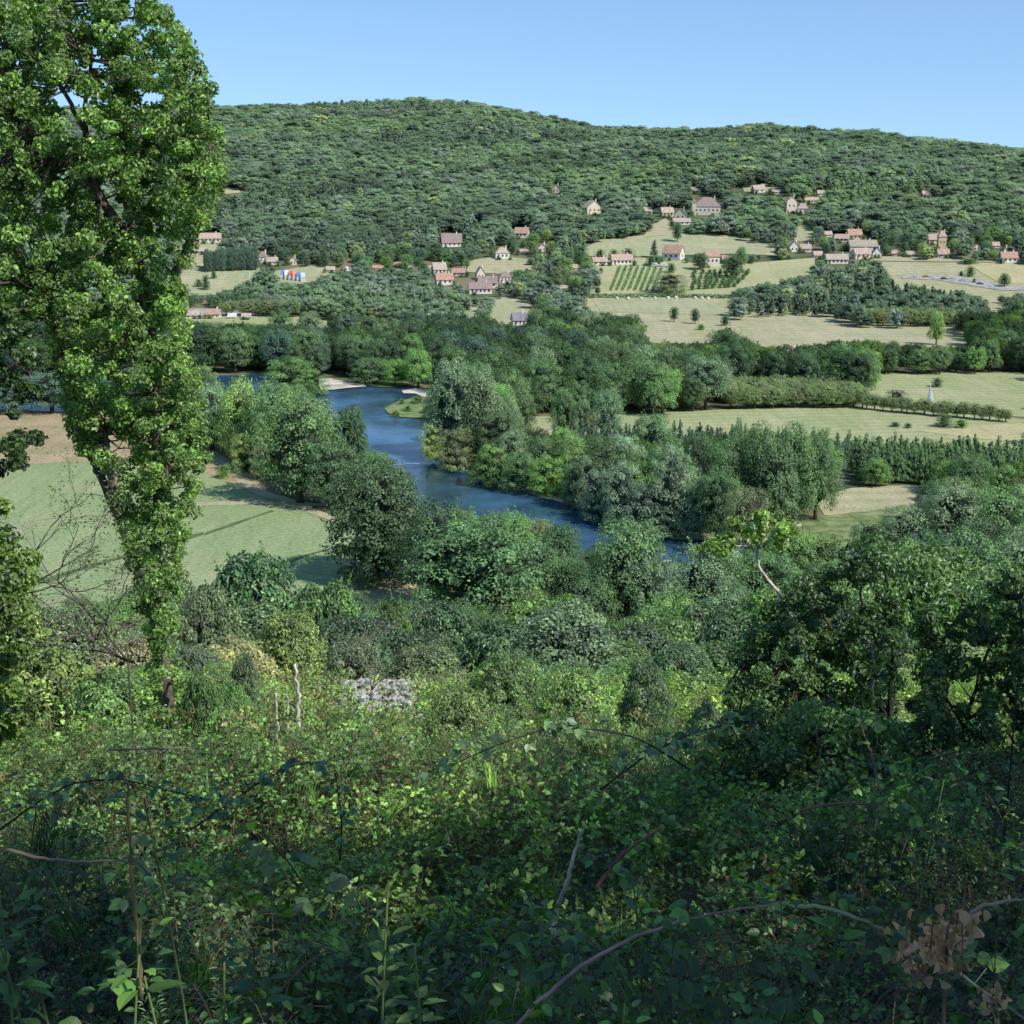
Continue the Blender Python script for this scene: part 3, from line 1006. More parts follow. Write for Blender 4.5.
# striped tents
x, y, z, s = wrld(291, 277)
CLEAR.append([(277, 282), (277, 266), (306, 266), (306, 282)])
STR = [((.45, .13, .12), 'red'), ((.14, .22, .42), 'blue'), ((.75, .72, .68), 'white')]
for i, (c, wd) in enumerate(((STR[1][0], 'blue'), (STR[2][0], 'white'), (STR[0][0], 'red'), ((.7, .25, .18), 'orange'), (STR[1][0], 'navy'), ((.45, .62, .75), 'pale blue'))):
    px_ = 283 + i * 4
    bx, by, bz, s = wrld(px_, 279 + i * .5)
    e = empty('market_tent', (bx, by, bz), R(6))
    tag(e, '%s pitched tent roof in the striped row on the dry meadow' % wd, 'tent')
    w = 4.2 * s / 2
    mb = MB()
    hh = 4.6 * s
    mb.add([(-w, -w * 1.6, hh), (w, -w * 1.6, hh), (w, w * 1.6, hh), (-w, w * 1.6, hh), (-w, 0, hh * 1.9), (w, 0, hh * 1.9)],
           [(0, 1, 5, 4), (2, 3, 4, 5), (1, 2, 5), (3, 0, 4)])
    ob('tent_roof', mb.mesh('tent_roof', M['plain']), e, c)
    mb = MB()
    mb.box(-w * .97, w * .97, -w * 1.5, w * 1.5, 0, hh)
    ob('tent_wall', mb.mesh('tent_wall', M['plain']), e, (.62, .60, .57))
# pool
pl = sheet('pool_surface', [(206, 316.3), (217, 316.3), (217, 317.6), (206, 317.8)], noise_mat('pool_water', (.04, .30, .42), (.06, .38, .5), .5, rough=.1), .5)

# sprinkler with its jet
x, y, z, s = wrld(929, 405)
e = empty('irrigation_sprinkler', (x, y, z))
tag(e, 'irrigation gun throwing a white cone of spray over the green field', 'sprinkler')
mb = MB()
for a in (0, 2.09, 4.19):
    mb.tube([(math.cos(a) * .8, math.sin(a) * .8, 0), (0, 0, 1.3)], [.05, .05], 6)
mb.tube([(0, 0, 1.2), (0, 0, 1.8), (.9, 0, 2.3)], [.09, .09, .05], 6)
ob('stand', mb.mesh('stand', M['plain']), e, (.3, .32, .34))
sp = NT('spray_mist')
em = sp.n('ShaderNodeBsdfTranslucent')
em.inputs[0].default_value = (.9, .93, .97, 1)
df = sp.n('ShaderNodeBsdfDiffuse')
df.inputs[0].default_value = (.9, .93, .97, 1)
m0 = sp.n('ShaderNodeMixShader', i_0=.5)
sp.l(em.outputs[0], m0.inputs[1])
sp.l(df.outputs[0], m0.inputs[2])
tr = sp.n('ShaderNodeBsdfTransparent')
m1 = sp.n('ShaderNodeMixShader', i_0=.75)
sp.l(tr.outputs[0], m1.inputs[1])
sp.l(m0.outputs[0], m1.inputs[2])
M['mist'] = sp.out(m1.outputs[0])
mb = MB()
n = 1500
t = RNG.random(n) ** .7
a = RNG.uniform(0, 6.28, n)
hh = 16 * s
rad = t * 3.6 * s * RNG.random(n) ** .5
P = np.stack([rad * np.cos(a) + 1.0 * t * s, rad * np.sin(a), 1.2 + hh * (1 - t)], 1)
mb.cards(P, RNG.normal(size=(n, 3)), np.full(n, .45), np.full(n, .5))
ob('water_jet', mb.mesh('water_jet', M['mist']), e)

# vehicles parked along the yard
def car(px, py, colr, rz, label, grp=None, name='parked_car', van=False):
    x, y, z, s = wrld(px, py)
    e = empty(name, (x, y, z + .3), R(rz))
    tag(e, label, 'van' if van else 'car', grp)
    L, W, Hh = 2.2, .9, 1.5
    mb = MB()
    if van:
        pts = [(-2.6, .3), (2.6, .3), (2.65, 1.1), (2.0, 1.5), (1.6, 2.4), (-2.6, 2.5)]
    else:
        pts = [(-2.2, .3), (2.2, .3), (2.2, .8), (1.3, .95), (.6, 1.45), (-1.3, 1.45), (-2.1, .95)]
    n = len(pts)
    v = [(a, -W, b) for a, b in pts] + [(a, W, b) for a, b in pts]
    mb.add(v, [tuple(range(n)), tuple(range(2 * n - 1, n - 1, -1))] + [(i, i + n, (i + 1) % n + n, (i + 1) % n) for i in range(n)])
    ob('body', mb.mesh('body', M['plain']), e, colr)
    for wy in (-W, W):
        mb = MB()
        mb.box(-1.3, .7, wy - .02, wy + .02, 1.0, 1.35)
        ob('side_window', mb.mesh('side_window', M['glass']), e)
    for wx in (-1.4, 1.4):
        for wy in (-W, W):
            mb = MB()
            mb.tube([(wx, wy - .1, .32), (wx, wy + .1, .32)], [.32, .32], 10)
            ob('wheel', mb.mesh('wheel', M['plain']), e, (.03, .03, .03))


for i, (px_, py_, c, w_) in enumerate((
        (917, 277.5, (.6, .6, .6), 'white car first in the line across the gravel yard'),
        (926, 278, (.5, .12, .08), 'red car in the line across the gravel yard'),
        (935, 279, (.65, .65, .64), 'white car parked between the red and the dark car'),
        (944, 280, (.06, .06, .08), 'dark car in the line across the gravel yard'),
        (952, 280, (.6, .58, .55), 'cream car right of the dark car'),
        (962, 282, (.45, .47, .5), 'silver car near the round bush'),
        (980, 285, (.10, .13, .2), 'navy car at the lower end of the yard'),
        (992, 287, (.62, .62, .6), 'white car last in the line at the yard exit'))):
    car(px_, py_, c, random.uniform(-15, 15), w_, 'vehicles parked on the gravel yard')
car(646, 266, (.1, .2, .42), 5, 'blue car parked beside the low pink-roofed house')
car(655, 266.5, (.66, .66, .65), 0, 'white van parked beside the vineyard house', name='parked_van', van=True)
car(664, 267, (.62, .62, .6), 4, 'white van nearest the round bush by the vineyard', name='parked_van', van=True)

# hay bales
for i, px_ in enumerate((617, 628, 641, 655, 668, 676, 695, 702, 708)):
    x, y, z, s = wrld(px_, 299.5 + .3 * math.sin(i))
    mb = MB()
    mb.tube([(-.9, 0, .8), (-.7, 0, .8), (.7, 0, .8), (.9, 0, .8)], [.7, .85, .85, .7], 14)
    o = ob('hay_bale', mb.mesh('hay_bale', M['plain'], True), None, (.66, .62, .5))
    o.location = (x, y, z + .2)
    o.rotation_euler[2] = random.uniform(0, 3)
    tag(o, 'pale wrapped hay bale lying along the hedge at the top of the dry meadow', 'hay bale', 'hay bales along the hedge')

# utility poles
def pole(px, base, top, label):
    x, y, z, s = wrld(px, base)
    r_ = ray(px, top)
    h = EYE + r_[2] / r_[1] * y - z
    e = empty('utility_pole', (x, y, z))
    tag(e, label, 'pole')
    mb = MB()
    mb.tube([(0, 0, -1), (0, 0, h)], [.22, .15], 8)
    ob('post', mb.mesh('post', M['plain'], True), e, (.6, .59, .56))
    mb = MB()
    mb.box(-1.1, 1.1, -.08, .08, h - .6, h - .42)
    ob('crossarm', mb.mesh('crossarm', M['plain']), e, (.35, .33, .3))


pole(335, 321, 303, 'pale concrete pole standing in front of the dark wood')
pole(250, 284, 271, 'thin pole on the meadow below the dark conifer block')

# low weir line across the river
x0, y0, z0 = pix(400, 465)
x1, y1, z1 = pix(430, 464)
mb = MB()
PP = np.array([(x0 + (x1 - x0) * t + .4 * math.sin(t * 9), y0 + (y1 - y0) * t + .8 * math.sin(t * 5), .16) for t in np.linspace(-.3, 1.1, 24)])
for i in range(23):
    a, b = PP[i], PP[i + 1]
    mb.add([a + (0, -.25, 0), b + (0, -.25, 0), b + (0, .25, 0), a + (0, .25, 0)], [(0, 1, 2, 3)])
o = ob('river_foam', mb.mesh('river_foam', M['plain']), None, (.42, .5, .6))
tag(o, kind='structure')

# ------------------------------------------------------------------ landmark trees
T = px_tree
T('broadleaf_tree', 380, 582, 466, 104, 'full', 'dark', 'big dense round tree at the near end of the crop field, leafy to the ground')
T('poplar_tree', 352, 484, 409, 38, 'full', 'dark', 'single dark columnar poplar standing against the blue river')
T('broadleaf_tree', 300, 503, 398, 92, 'round', 'mid', 'large broad green tree left of the columnar poplar by the river')
T('broadleaf_tree', 330, 508, 440, 62, 'round', 'dark', 'rounded dark tree below the broad green one at the field corner')
T('broadleaf_tree', 244, 462, 383, 56, 'tall', 'pale', 'pale tree with light leaves at the left end of the riverside trees')
T('broadleaf_tree', 212, 450, 386, 60, 'round', 'grey', 'grey green tree behind the pale one next to the ivy-clad trunk')
T('broadleaf_tree', 276, 470, 384, 56, 'round', 'mid', 'leafy tree squeezed between the pale tree and the large broad one')
T('shrub', 245, 472, 434, 30, 'bush', 'yellow', 'yellow green bush at the foot of the riverside trees by the path', 'shrub')
T('shrub', 262, 480, 446, 26, 'bush', 'olive', 'olive bush beside the dirt path, right of the yellow green one', 'shrub')
T('shrub', 224, 478, 464, 16, 'bush', 'green', 'small green bush on the bare strip beside the path', 'shrub')
T('willow_tree', 290, 396, 358, 60, 'bush', 'green', 'light green spreading willow at the left end of the sandbank')
T('willow_tree', 312, 396, 370, 34, 'bush', 'green', 'low green willow touching the sandbank')
T('willow_tree', 205, 402, 366, 30, 'bush', 'pale', 'pale green willow beside the dark water arm')
T('willow_tree', 372, 384, 358, 46, 'bush', 'mid', 'low spreading tree overhanging the grassy bank behind the sandbank')
T('broadleaf_tree', 418, 388, 352, 36, 'tall', 'green', 'light green cone-shaped tree behind the right hand sandbank')
T('broadleaf_tree', 395, 386, 360, 28, 'round', 'bright', 'bright green tree behind the grassy bank')
T('shrub', 418, 404, 396, 16, 'bush', 'mid', 'low bush on the grassy island', 'shrub')
T('shrub', 396, 417, 410, 12, 'bush', 'green', 'small bush at the tip of the grassy island', 'shrub')
T('broadleaf_tree', 376, 505, 452, 46, 'full', 'mid', 'mid green tree filling the gap between columnar poplar and big round tree')
for a, c, w_ in ((-30, 374, 60), (14, 378, 50), (52, 372, 56), (92, 376, 54), (132, 370, 60), (170, 376, 50)):
    T('broadleaf_tree', a, 413, c, w_, 'round', 'blue', 'dark blue green tree at the river behind the ploughed soil', 'tree', 'dark trees behind the ploughed soil')
for a, b, c, w_, lb in ((408, 412, 405, 11, 'low bush in the middle of the grassy island'), (428, 414, 404, 14, 'bush at the right end of the grassy island'), (402, 405, 399, 9, 'small bush at the top of the grassy island'),
                        (436, 408, 396, 16, 'larger bush where the grassy island meets the far bank')):
    T('shrub', a, b, c, w_, 'bush', 'green', lb, 'shrub')
# right bank
T('broadleaf_tree', 452, 458, 366, 64, 'tall', 'grey', 'tall grey green poplar at the river bend opposite the columnar one')
T('broadleaf_tree', 480, 462, 372, 56, 'tall', 'grey', 'tall grey green tree just behind the one at the river bend')
T('shrub', 432, 462, 425, 28, 'bush', 'yellow', 'yellowish bush at the water edge at the river bend', 'shrub')
T('broadleaf_tree', 500, 470, 412, 50, 'round', 'dark', 'dark round tree on the bank right of the river bend')
T('broadleaf_tree', 455, 470, 428, 40, 'bush', 'olive', 'olive tree leaning over the water at the river bend')
T('shrub', 492, 486, 444, 44, 'bush', 'bright', 'bright green bush overhanging the river', 'shrub')
T('shrub', 520, 492, 452, 40, 'bush', 'mid', 'mid green bush between two bright ones on the river edge', 'shrub')
T('shrub', 548, 496, 456, 46, 'bush', 'bright', 'wide bright green bush above the gravel bar', 'shrub')
T('shrub', 575, 508, 462, 34, 'bush', 'mid', 'leafy bush right of the wide bright one', 'shrub')
for i, (a, b, c, w, k) in enumerate(((600, 520, 470, 44, 'silver'), (622, 528, 462, 46, 'silver'), (648, 534, 484, 48, 'silver'), (590, 512, 455, 36, 'grey'), (672, 536, 448, 52, 'silver'),
                                     (632, 532, 500, 48, 'grey'), (664, 537, 505, 50, 'grey'), (690, 538, 486, 40, 'silver'))):
    T('willow_tree', a, b, c, w, 'bush', k, '%s willow in the row along the far river bank' % WORD[k], 'tree', '%s willows along the far river bank' % WORD[k])
T('poplar_tree', 563, 440, 392, 30, 'tall', 'mid', 'poplar with full crown standing at the edge of the striped field')
T('poplar_tree', 582, 442, 402, 22, 'tall', 'grey', 'slim grey poplar between two fuller ones at the field edge')
T('poplar_tree', 606, 442, 392, 40, 'tall', 'grey', 'airy grey green poplar right of the slim one at the field edge')
T('broadleaf_tree', 652, 480, 416, 54, 'round', 'mid', 'round green tree standing in front of the striped field')
T('broadleaf_tree', 562, 462, 428, 28, 'round', 'bright', 'small bright tree below the full-crowned poplar')
for a, b, c, w in ((735, 520, 436, 46), (760, 525, 430, 56), (790, 525, 428, 58), (815, 520, 436, 46), (775, 530, 446, 52), (725, 525, 455, 40)):
    T('poplar_tree', a, b, c, w, 'tall', 'mid', 'tall poplar in the dense clump right of the river', 'tree', 'poplar clump right of the river')
T('poplar_tree', 736, 500, 424, 14, 'column', 'mid', 'slim poplar tip poking out at the left of the dense clump')
T('broadleaf_tree', 716, 545, 470, 50, 'round', 'dark', 'dark tree overhanging the river under the poplar clump')
T('broadleaf_tree', 745, 560, 490, 50, 'round', 'olive', 'olive tree below the poplar clump beside the river')
T('broadleaf_tree', 700, 540, 478, 40, 'round', 'grey', 'grey green tree at the water under the poplar clump')
# near side of the river
T('broadleaf_tree', 478, 632, 524, 132, 'round', 'mid', 'very large leafy tree with fine foliage in the middle of the near bank')
T('broadleaf_tree', 440, 610, 506, 84, 'round', 'dark', 'dark tree between the big round tree and the very large one')
T('broadleaf_tree', 540, 612, 545, 64, 'round', 'dark', 'dark oak with open crown in front of the river')
T('broadleaf_tree', 560, 600, 526, 48, 'broad', 'dark', 'umbrella-shaped dark oak crossing the river view')
T('broadleaf_tree', 516, 580, 514, 40, 'broad', 'green', 'small green oak with sky-lit crown beside the river')
T('broadleaf_tree', 493, 560, 512, 34, 'round', 'blue', 'blue green small tree left of the green oak')
T('broadleaf_tree', 462, 545, 512, 34, 'round', 'olive', 'olive treetop at the water behind the big trees')
T('broadleaf_tree', 625, 640, 524, 92, 'round', 'mid', 'large tree with bushy top cutting across the lower river')
T('broadleaf_tree', 652, 650, 562, 64, 'tall', 'grey', 'lighter grey green tree right of the bushy-topped one')
T('broadleaf_tree', 590, 655, 580, 66, 'round', 'dark', 'dark tree left of the bushy-topped one')
T('broadleaf_tree', 704, 640, 546, 88, 'round', 'grey', 'grey green tree below the bend where the river leaves view')
T('broadleaf_tree', 764, 640, 556, 80, 'round', 'mid', 'green tree behind the white bent branch')
T('broadleaf_tree', 522, 640, 590, 66, 'round', 'olive', 'olive brown bushy tree at the foot of the very large one')
for a, b, c, w_, k, lb in ((838, 650, 560, 88, 'mid', 'mid green tree behind the top of the dark upright shrub'), (900, 655, 545, 96, 'green', 'fresh green tree behind the right side of the dark shrub'),
                       (960, 660, 535, 100, 'mid', 'leafy tree behind the dark budded stalk'), (1020, 660, 530, 96, 'grey', 'grey green tree at the right picture edge below the copse'),
                       (905, 566, 508, 66, 'grey', 'grey green tree at the left end of the copse below the tan clearing'), (950, 566, 486, 84, 'grey', 'tall pale grey tree in the copse right of the tan clearing'),
                       (1000, 570, 488, 84, 'mid', 'tall mid green tree in the copse near the right edge'), (868, 560, 522, 50, 'mid', 'small tree at the lower edge of the tan clearing'),
                       (975, 590, 520, 70, 'dark', 'dark tree in front of the copse'), (925, 600, 535, 70, 'blue', 'blue green tree in front of the copse'), (820, 590, 535, 60, 'green', 'fresh green tree at the lower left corner of the tan clearing'),
                       (790, 590, 530, 60, 'green', 'fresh green tree right of the white bent branch')):
    T('broadleaf_tree', a, b, c, w_, 'round', k, lb)
# meadow trees
T('broadleaf_tree', 674, 322, 307, 10, 'round', 'dark', 'small round tree, left of two in the middle of the dry meadow')
T('broadleaf_tree', 695, 324, 309, 10, 'round', 'dark', 'small round tree, right of two in the middle of the dry meadow')
T('shrub', 701, 330, 324, 9, 'bush', 'green', 'low green bush below the two meadow trees', 'shrub')
T('shrub', 725, 326, 315, 10, 'bush', 'dark', 'dark round bush at the right edge of the dry meadow', 'shrub')
T('shrub', 896, 406, 390, 24, 'bush', 'dark', 'dark spreading bush standing on the field edge near the sprinkler', 'shrub')
T('shrub', 937, 387, 378, 13, 'bush', 'blue', 'lone small dark bush in the upper green field', 'shrub')
T('shrub', 895, 427, 422, 10, 'bush', 'dark', 'left of two tiny bushes on the striped field', 'shrub')
T('shrub', 908, 428, 423, 8, 'bush', 'dark', 'right of two tiny bushes on the striped field', 'shrub')
T('shrub', 944, 427, 414, 20, 'bush', 'mid', 'leafy bush at the end of the walnut row', 'shrub')
T('shrub', 961, 428, 419, 14, 'bush', 'green', 'green bush right of the walnut row end', 'shrub')
T('shrub', 944, 414, 408, 9, 'bush', 'mid', 'tiny bush above the end of the walnut row', 'shrub')
T('broadleaf_tree', 677, 242, 223, 12, 'round', 'dark', 'dark round tree standing on the path below the big manor')
T('shrub', 600, 260, 249, 12, 'bush', 'olive', 'clipped-looking olive bush, leftmost of three above the pink-roofed house', 'shrub')
T('shrub', 614, 260, 249, 12, 'bush', 'olive', 'middle one of three olive bushes above the pink-roofed house', 'shrub')
T('shrub', 628, 260, 248, 14, 'bush', 'olive', 'right one of three olive bushes above the pink-roofed house', 'shrub')
T('conifer_tree', 654, 258, 238, 10, 'spire', 'blue', 'pointed dark conifer beside the white house with bright gable')
T('shrub', 651, 266, 256, 12, 'bush', 'dark', 'dark bush below the pointed conifer', 'shrub')
T('shrub', 671, 273, 263, 10, 'bush', 'mid', 'small round bush at the top of the vineyard', 'shrub')
T('broadleaf_tree', 700, 270, 253, 16, 'round', 'dark', 'round tree left of the tall white house')
T('broadleaf_tree', 732, 278, 255, 22, 'round', 'dark', 'dark tree on the right of the tall white house')
T('shrub', 669, 293, 273, 40, 'bush', 'olive', 'large olive thicket standing between vineyard and orchard', 'shrub')
T('broadleaf_tree', 741, 268, 248, 14, 'tall', 'mid', 'narrow tree behind the pink-roofed outbuilding')
T('conifer_tree', 317, 251, 229, 9, 'spire', 'blue', 'dark tall conifer at the wood edge above the meadows')
T('shrub', 214, 279, 270, 6, 'bush', 'dark', 'small dark bush, higher one on the left meadow', 'shrub')
T('shrub', 206, 290, 275, 10, 'bush', 'dark', 'upright dark tree on the left meadow')
T('shrub', 199, 287, 279, 10, 'bush', 'mid', 'rounded bush left of the upright dark one', 'shrub')
T('shrub', 968, 264, 258, 18, 'bush', 'mid', 'spreading bush on the right village meadow', 'shrub')
T('shrub', 970, 277, 266, 11, 'bush', 'green', 'round green bush above the yard', 'shrub')
T('shrub', 961, 276, 271, 5, 'bush', 'dark', 'tiny bush above the yard', 'shrub')
T('shrub', 974, 283, 278, 4, 'bush', 'blue', 'tiny dark shrub between the parked cars', 'shrub')
T('broadleaf_tree', 1004, 287, 274, 13, 'tall', 'mid', 'small tree on the straw strip by the right village')
T('broadleaf_tree', 936, 345, 314, 18, 'tall', 'pale', 'pale green tree rising out of the tree belt beside the dry meadow')

for (x_, y_, h_, w_, lb) in GARDEN:
    tree('garden_bush', x_, y_, h_, w_, 'bush', random.choice(['dark', 'mid', 'green', 'grey']), 'small garden bush growing against a village house', 'bush', 'garden bushes against the village houses')

# rows --------------------------------------------------------------
def row_trees(name, quad, nu, nv, hpx, wpx, kind, key, label, group, jit=.25, trunk=(.10, .085, .07), cat='tree'):
    """quad: pixel corners of the planted ground a-b (far) d-c (near)"""
    A, B, C_, D_ = [np.array(pix(*q)[:2]) for q in quad]
    for j in range(nv):
        for i in range(nu):
            u = (i + random.uniform(-jit, jit) + .5) / nu
            v = (j + random.uniform(-jit, jit) * .6 + .5) / nv
            p = (A * (1 - u) + B * u) * (1 - v) + (D_ * (1 - u) + C_ * u) * v
            d = math.hypot(*p)
            h = hpx * random.uniform(.85, 1.15)
            w = wpx * random.uniform(.85, 1.15)
            LAND.append((p[0], p[1], w))
            tree(name, float(p[0]), float(p[1]), h, w, kind, key, label, cat, group, trunk=trunk)


row_trees('poplar_tree', [(836, 462), (1060, 468), (1060, 496), (860, 482)], 30, 6, 8.8, 4.6, 'spire', 'mid',
          'young pointed poplar in the plantation below the striped field', 'young poplars in the plantation')
row_trees('plantation_tree', [(545, 447), (720, 450), (730, 466), (590, 466)], 19, 3, 9.0, 3.8, 'spire', 'blue',
          'young pointed tree in the planted rows behind the river bank', 'young trees planted behind the river bank')
row_trees('plantation_tree', [(690, 446), (840, 456), (840, 466), (700, 462)], 13, 2, 8.0, 3.8, 'spire', 'mid',
          'young pointed tree in the planted rows beside the poplar clump', 'young trees planted beside the poplar clump')
row_trees('walnut_tree', [(722, 393), (850, 398), (868, 409), (726, 411)], 17, 4, 7.5, 7.6, 'broad', 'olive',
          'olive grey walnut tree in the grove above the striped field', 'walnut trees in the grove')
row_trees('walnut_tree', [(862, 408), (1010, 421), (1010, 424), (868, 411)], 18, 1, 5.0, 5.5, 'broad', 'olive',
          'small olive walnut in the single row between the two fields', 'walnut row between the fields')
row_trees('walnut_tree', [(855, 322), (960, 324), (962, 328), (853, 327)], 12, 2, 8.5, 9, 'broad', 'olive',
          'olive walnut tree in the shaded row above the upper meadow', 'walnut row above the upper meadow')
row_trees('walnut_tree', [(180, 333), (300, 336), (305, 343), (180, 340)], 13, 2, 6.5, 8, 'broad', 'olive',
          'olive brown tree in the low row below the pale strip field', 'olive row below the strip field')
row_trees('walnut_tree', [(218, 315), (292, 316), (305, 318), (222, 317)], 9, 1, 9.0, 9.5, 'broad', 'olive',
          'olive tree in the row behind the campsite', 'olive row behind the campsite')
row_trees('conifer_tree', [(206, 268), (256, 265), (258, 271), (206, 273)], 12, 3, 12, 6.5, 'column', 'blue',
          'dark conifer in the dense square block on the left meadow', 'conifer block on the left meadow')

# vineyard rows
vm = M['leaf']
def vine_row(p0, p1, label, grp, h=1.6, w=1.1, key='mid', gaps=.0, name='vine_row', cat='vines'):
    x0, y0, z0 = pix(*p0)
    x1, y1, z1 = pix(*p1)
    L = math.hypot(x1 - x0, y1 - y0)
    n = int(L * (26 if name == 'hedge' else 12))
    t = RNG.random(n)
    if gaps:
        t = np.round(t * L / 4) * 4 / L + RNG.normal(size=n) * .9 / L
    X = x0 + (x1 - x0) * t + RNG.normal(size=n) * w * .35
    Y = y0 + (y1 - y0) * t + RNG.normal(size=n) * w * .35
    Z = gz(X, Y) + .5 + RNG.random(n) * h
    mb = MB()
    N = RNG.normal(size=(n, 3)) + (0, 0, .6)
    c = np.array([x0, y0, float(gz(x0, y0))])
    mb.cards(np.stack([X, Y, Z], 1) - c, N, RNG.uniform(.7, 1.2, n), RNG.random(n))
    o = ob(name, mb.mesh(name, vm), None, colour(key))
    o.location = c
    tag(o, label, cat, grp)


for i in range(8):
    u = i / 7
    vine_row((611 + 42 * u, 291 - 0 * u), (620 + 42 * u, 267.5 + 1 * u), 'straight row of vines on the pale slope below the pink-roofed house', 'vine rows', name='vine_row')
row_trees('fruit_tree', [(692, 273), (752, 272), (736, 288), (690, 292)], 9, 7, 3.6, 3.4, 'bush', 'mid',
          'small fruit tree in the orchard right of the olive thicket', 'orchard fruit trees', jit=.3)
for i in range(0):
    u = i / 8
    vine_row((688 + 50 * u, 293 - 6 * u), (690 + 62 * u, 272), 'gappy row of small fruit trees right of the olive thicket', 'orchard rows', h=2.6, w=1.6, gaps=1, name='orchard_row', cat='orchard row')
vine_row((584, 298.5), (662, 298), 'clipped dark hedge between vineyard and dry meadow, left half', None, h=2.4, w=2.2, key='dark', name='hedge', cat='hedge')
vine_row((662, 298), (734, 299), 'clipped dark hedge between vineyard and dry meadow, right half', None, h=2.4, w=2.2, key='dark', name='hedge', cat='hedge')

# ------------------------------------------------------------------ woodland fill
PROTO = bpy.data.collections.new('foliage_library')


def proto_set(prefix, meshes):
    c = bpy.data.collections.new(prefix)
    for i, m in enumerate(meshes):
        o = bpy.data.objects.new('%s_%02d' % (prefix, i), m)
        c.objects.link(o)
    return c


def scatter_nodes(name, coll):
    ng = bpy.data.node_groups.new(name, 'GeometryNodeTree')
    ng.interface.new_socket('Geometry', in_out='INPUT', socket_type='NodeSocketGeometry')
    ng.interface.new_socket('Geometry', in_out='OUTPUT', socket_type='NodeSocketGeometry')
    N = ng.nodes
    gi, go = N.new('NodeGroupInput'), N.new('NodeGroupOutput')
    iop = N.new('GeometryNodeInstanceOnPoints')
    ci = N.new('GeometryNodeCollectionInfo')
    ci.inputs['Collection'].default_value = coll
    ci.inputs['Separate Children'].default_value = True
    ci.inputs['Reset Children'].default_value = True
    iop.inputs['Pick Instance'].default_value = True

    def attr(nm, typ):
        a = N.new('GeometryNodeInputNamedAttribute')
        a.data_type = typ
        a.inputs['Name'].default_value = nm
        return a.outputs['Attribute']
    ng.links.new(gi.outputs[0], iop.inputs['Points'])
    ng.links.new(ci.outputs[0], iop.inputs['Instance'])
    ng.links.new(attr('idx', 'INT'), iop.inputs['Instance Index'])
    ng.links.new(attr('rot', 'FLOAT_VECTOR'), iop.inputs['Rotation'])
    ng.links.new(attr('scl', 'FLOAT_VECTOR'), iop.inputs['Scale'])
    ng.links.new(iop.outputs[0], go.inputs[0])
    return ng


def scatter(name, P, rot, scl, tint, idx, coll, label, cat, mat):
    me = bpy.data.meshes.new(name)
    n = len(P)
    me.vertices.add(n)
    me.vertices.foreach_set('co', np.asarray(P, np.float32).ravel())
    for nm, typ, key, arr in (('rot', 'FLOAT_VECTOR', 'vector', rot), ('scl', 'FLOAT_VECTOR', 'vector', scl), ('tint', 'FLOAT_COLOR', 'color', np.concatenate([tint, np.ones((n, 1))], 1)), ('idx', 'INT', 'value', idx)):
        a = me.attributes.new(nm, typ, 'POINT')
        a.data.foreach_set(key, np.asarray(arr, np.int32 if typ == 'INT' else np.float32).ravel())
    me.update()
    me.materials.append(mat)
    o = ob(name, me)
    md = o.modifiers.new('scatter', 'NODES')
    md.node_group = scatter_nodes(name + '_nodes', coll)
    tag(o, label, cat, kind='stuff')
    return o


far_m = []
for i in range(4):
    far_m.append(crown('far_round', M['leaf_far'], 'round', 22, 90, .058, seed=300 + i, core=.8))
for i in range(2):
    far_m.append(crown('far_broad', M['leaf_far'], 'broad', 22, 90, .058, seed=310 + i, core=.8))
far_m.append(crown('far_spire', M['leaf_far'], 'spire', 22, 40, .08, seed=320, core=.8))
FARC = proto_set('far_crown', far_m)
mid_m = [crown('mid_round', M['leaf_far'], 'round', 45, 80, .042, seed=400 + i) for i in range(3)] + \
        [crown('mid_tall', M['leaf_far'], 'tall', 50, 80, .042, seed=410 + i) for i in range(2)]
MIDC = proto_set('mid_crown', mid_m)


def clear_test(x, y, z, h, w):
    bad = np.zeros(len(x), bool)
    for fx, fz in ((0, .0), (0, .3), (0, .6), (0, 1.0), (-.36, .5), (.36, .5), (-.2, .9), (.2, .9)):
        px, py = proj(x + fx * w, y, z + fz * h)
        for poly in CLEAR:
            a = np.array(poly)
            m = (px > a[:, 0].min()) & (px < a[:, 0].max()) & (py > a[:, 1].min()) & (py < a[:, 1].max()) & ~bad
            if m.any():
                idx = np.nonzero(m)[0]
                bad[idx] |= inpoly(px[idx], py[idx], poly)
    return bad


# solid open-ground sheets where no trunk may stand even if hidden (world test by pixel of base)
NOBASE = [
    [(-140, 380), (260, 374), (405, 385), (445, 392), (434, 452), (525, 488), (655, 532), (820, 541), (1150, 580), (1150, 620), (800, 600), (600, 572), (450, 525), (380, 470), (310, 412), (-140, 420)],
    [(-120, 405), (60, 412), (200, 440), (345, 520), (378, 560), (375, 600), (340, 640), (-120, 640)],
    [(836, 458), (1060, 464), (1060, 496), (860, 484)],
]


def jgrid(y0, y1, sp, jit=.42, fov=.48, extra=25):
    pts = []
    ny = int((y1 - y0) / (sp * .87))
    for j in range(ny):
        y = y0 + j * sp * .87
        half = y * fov + extra
        nx = int(2 * half / sp)
        xs = -half + (np.arange(nx) + .5 * (j % 2)) * sp
        pts.append(np.stack([xs, np.full(nx, y)], 1))
    P = np.concatenate(pts)
    return P + RNG.uniform(-jit, jit, P.shape) * sp


def pick(keys, wts, n):
    return [keys[i] for i in RNG.choice(len(keys), n, p=np.array(wts) / sum(wts))]


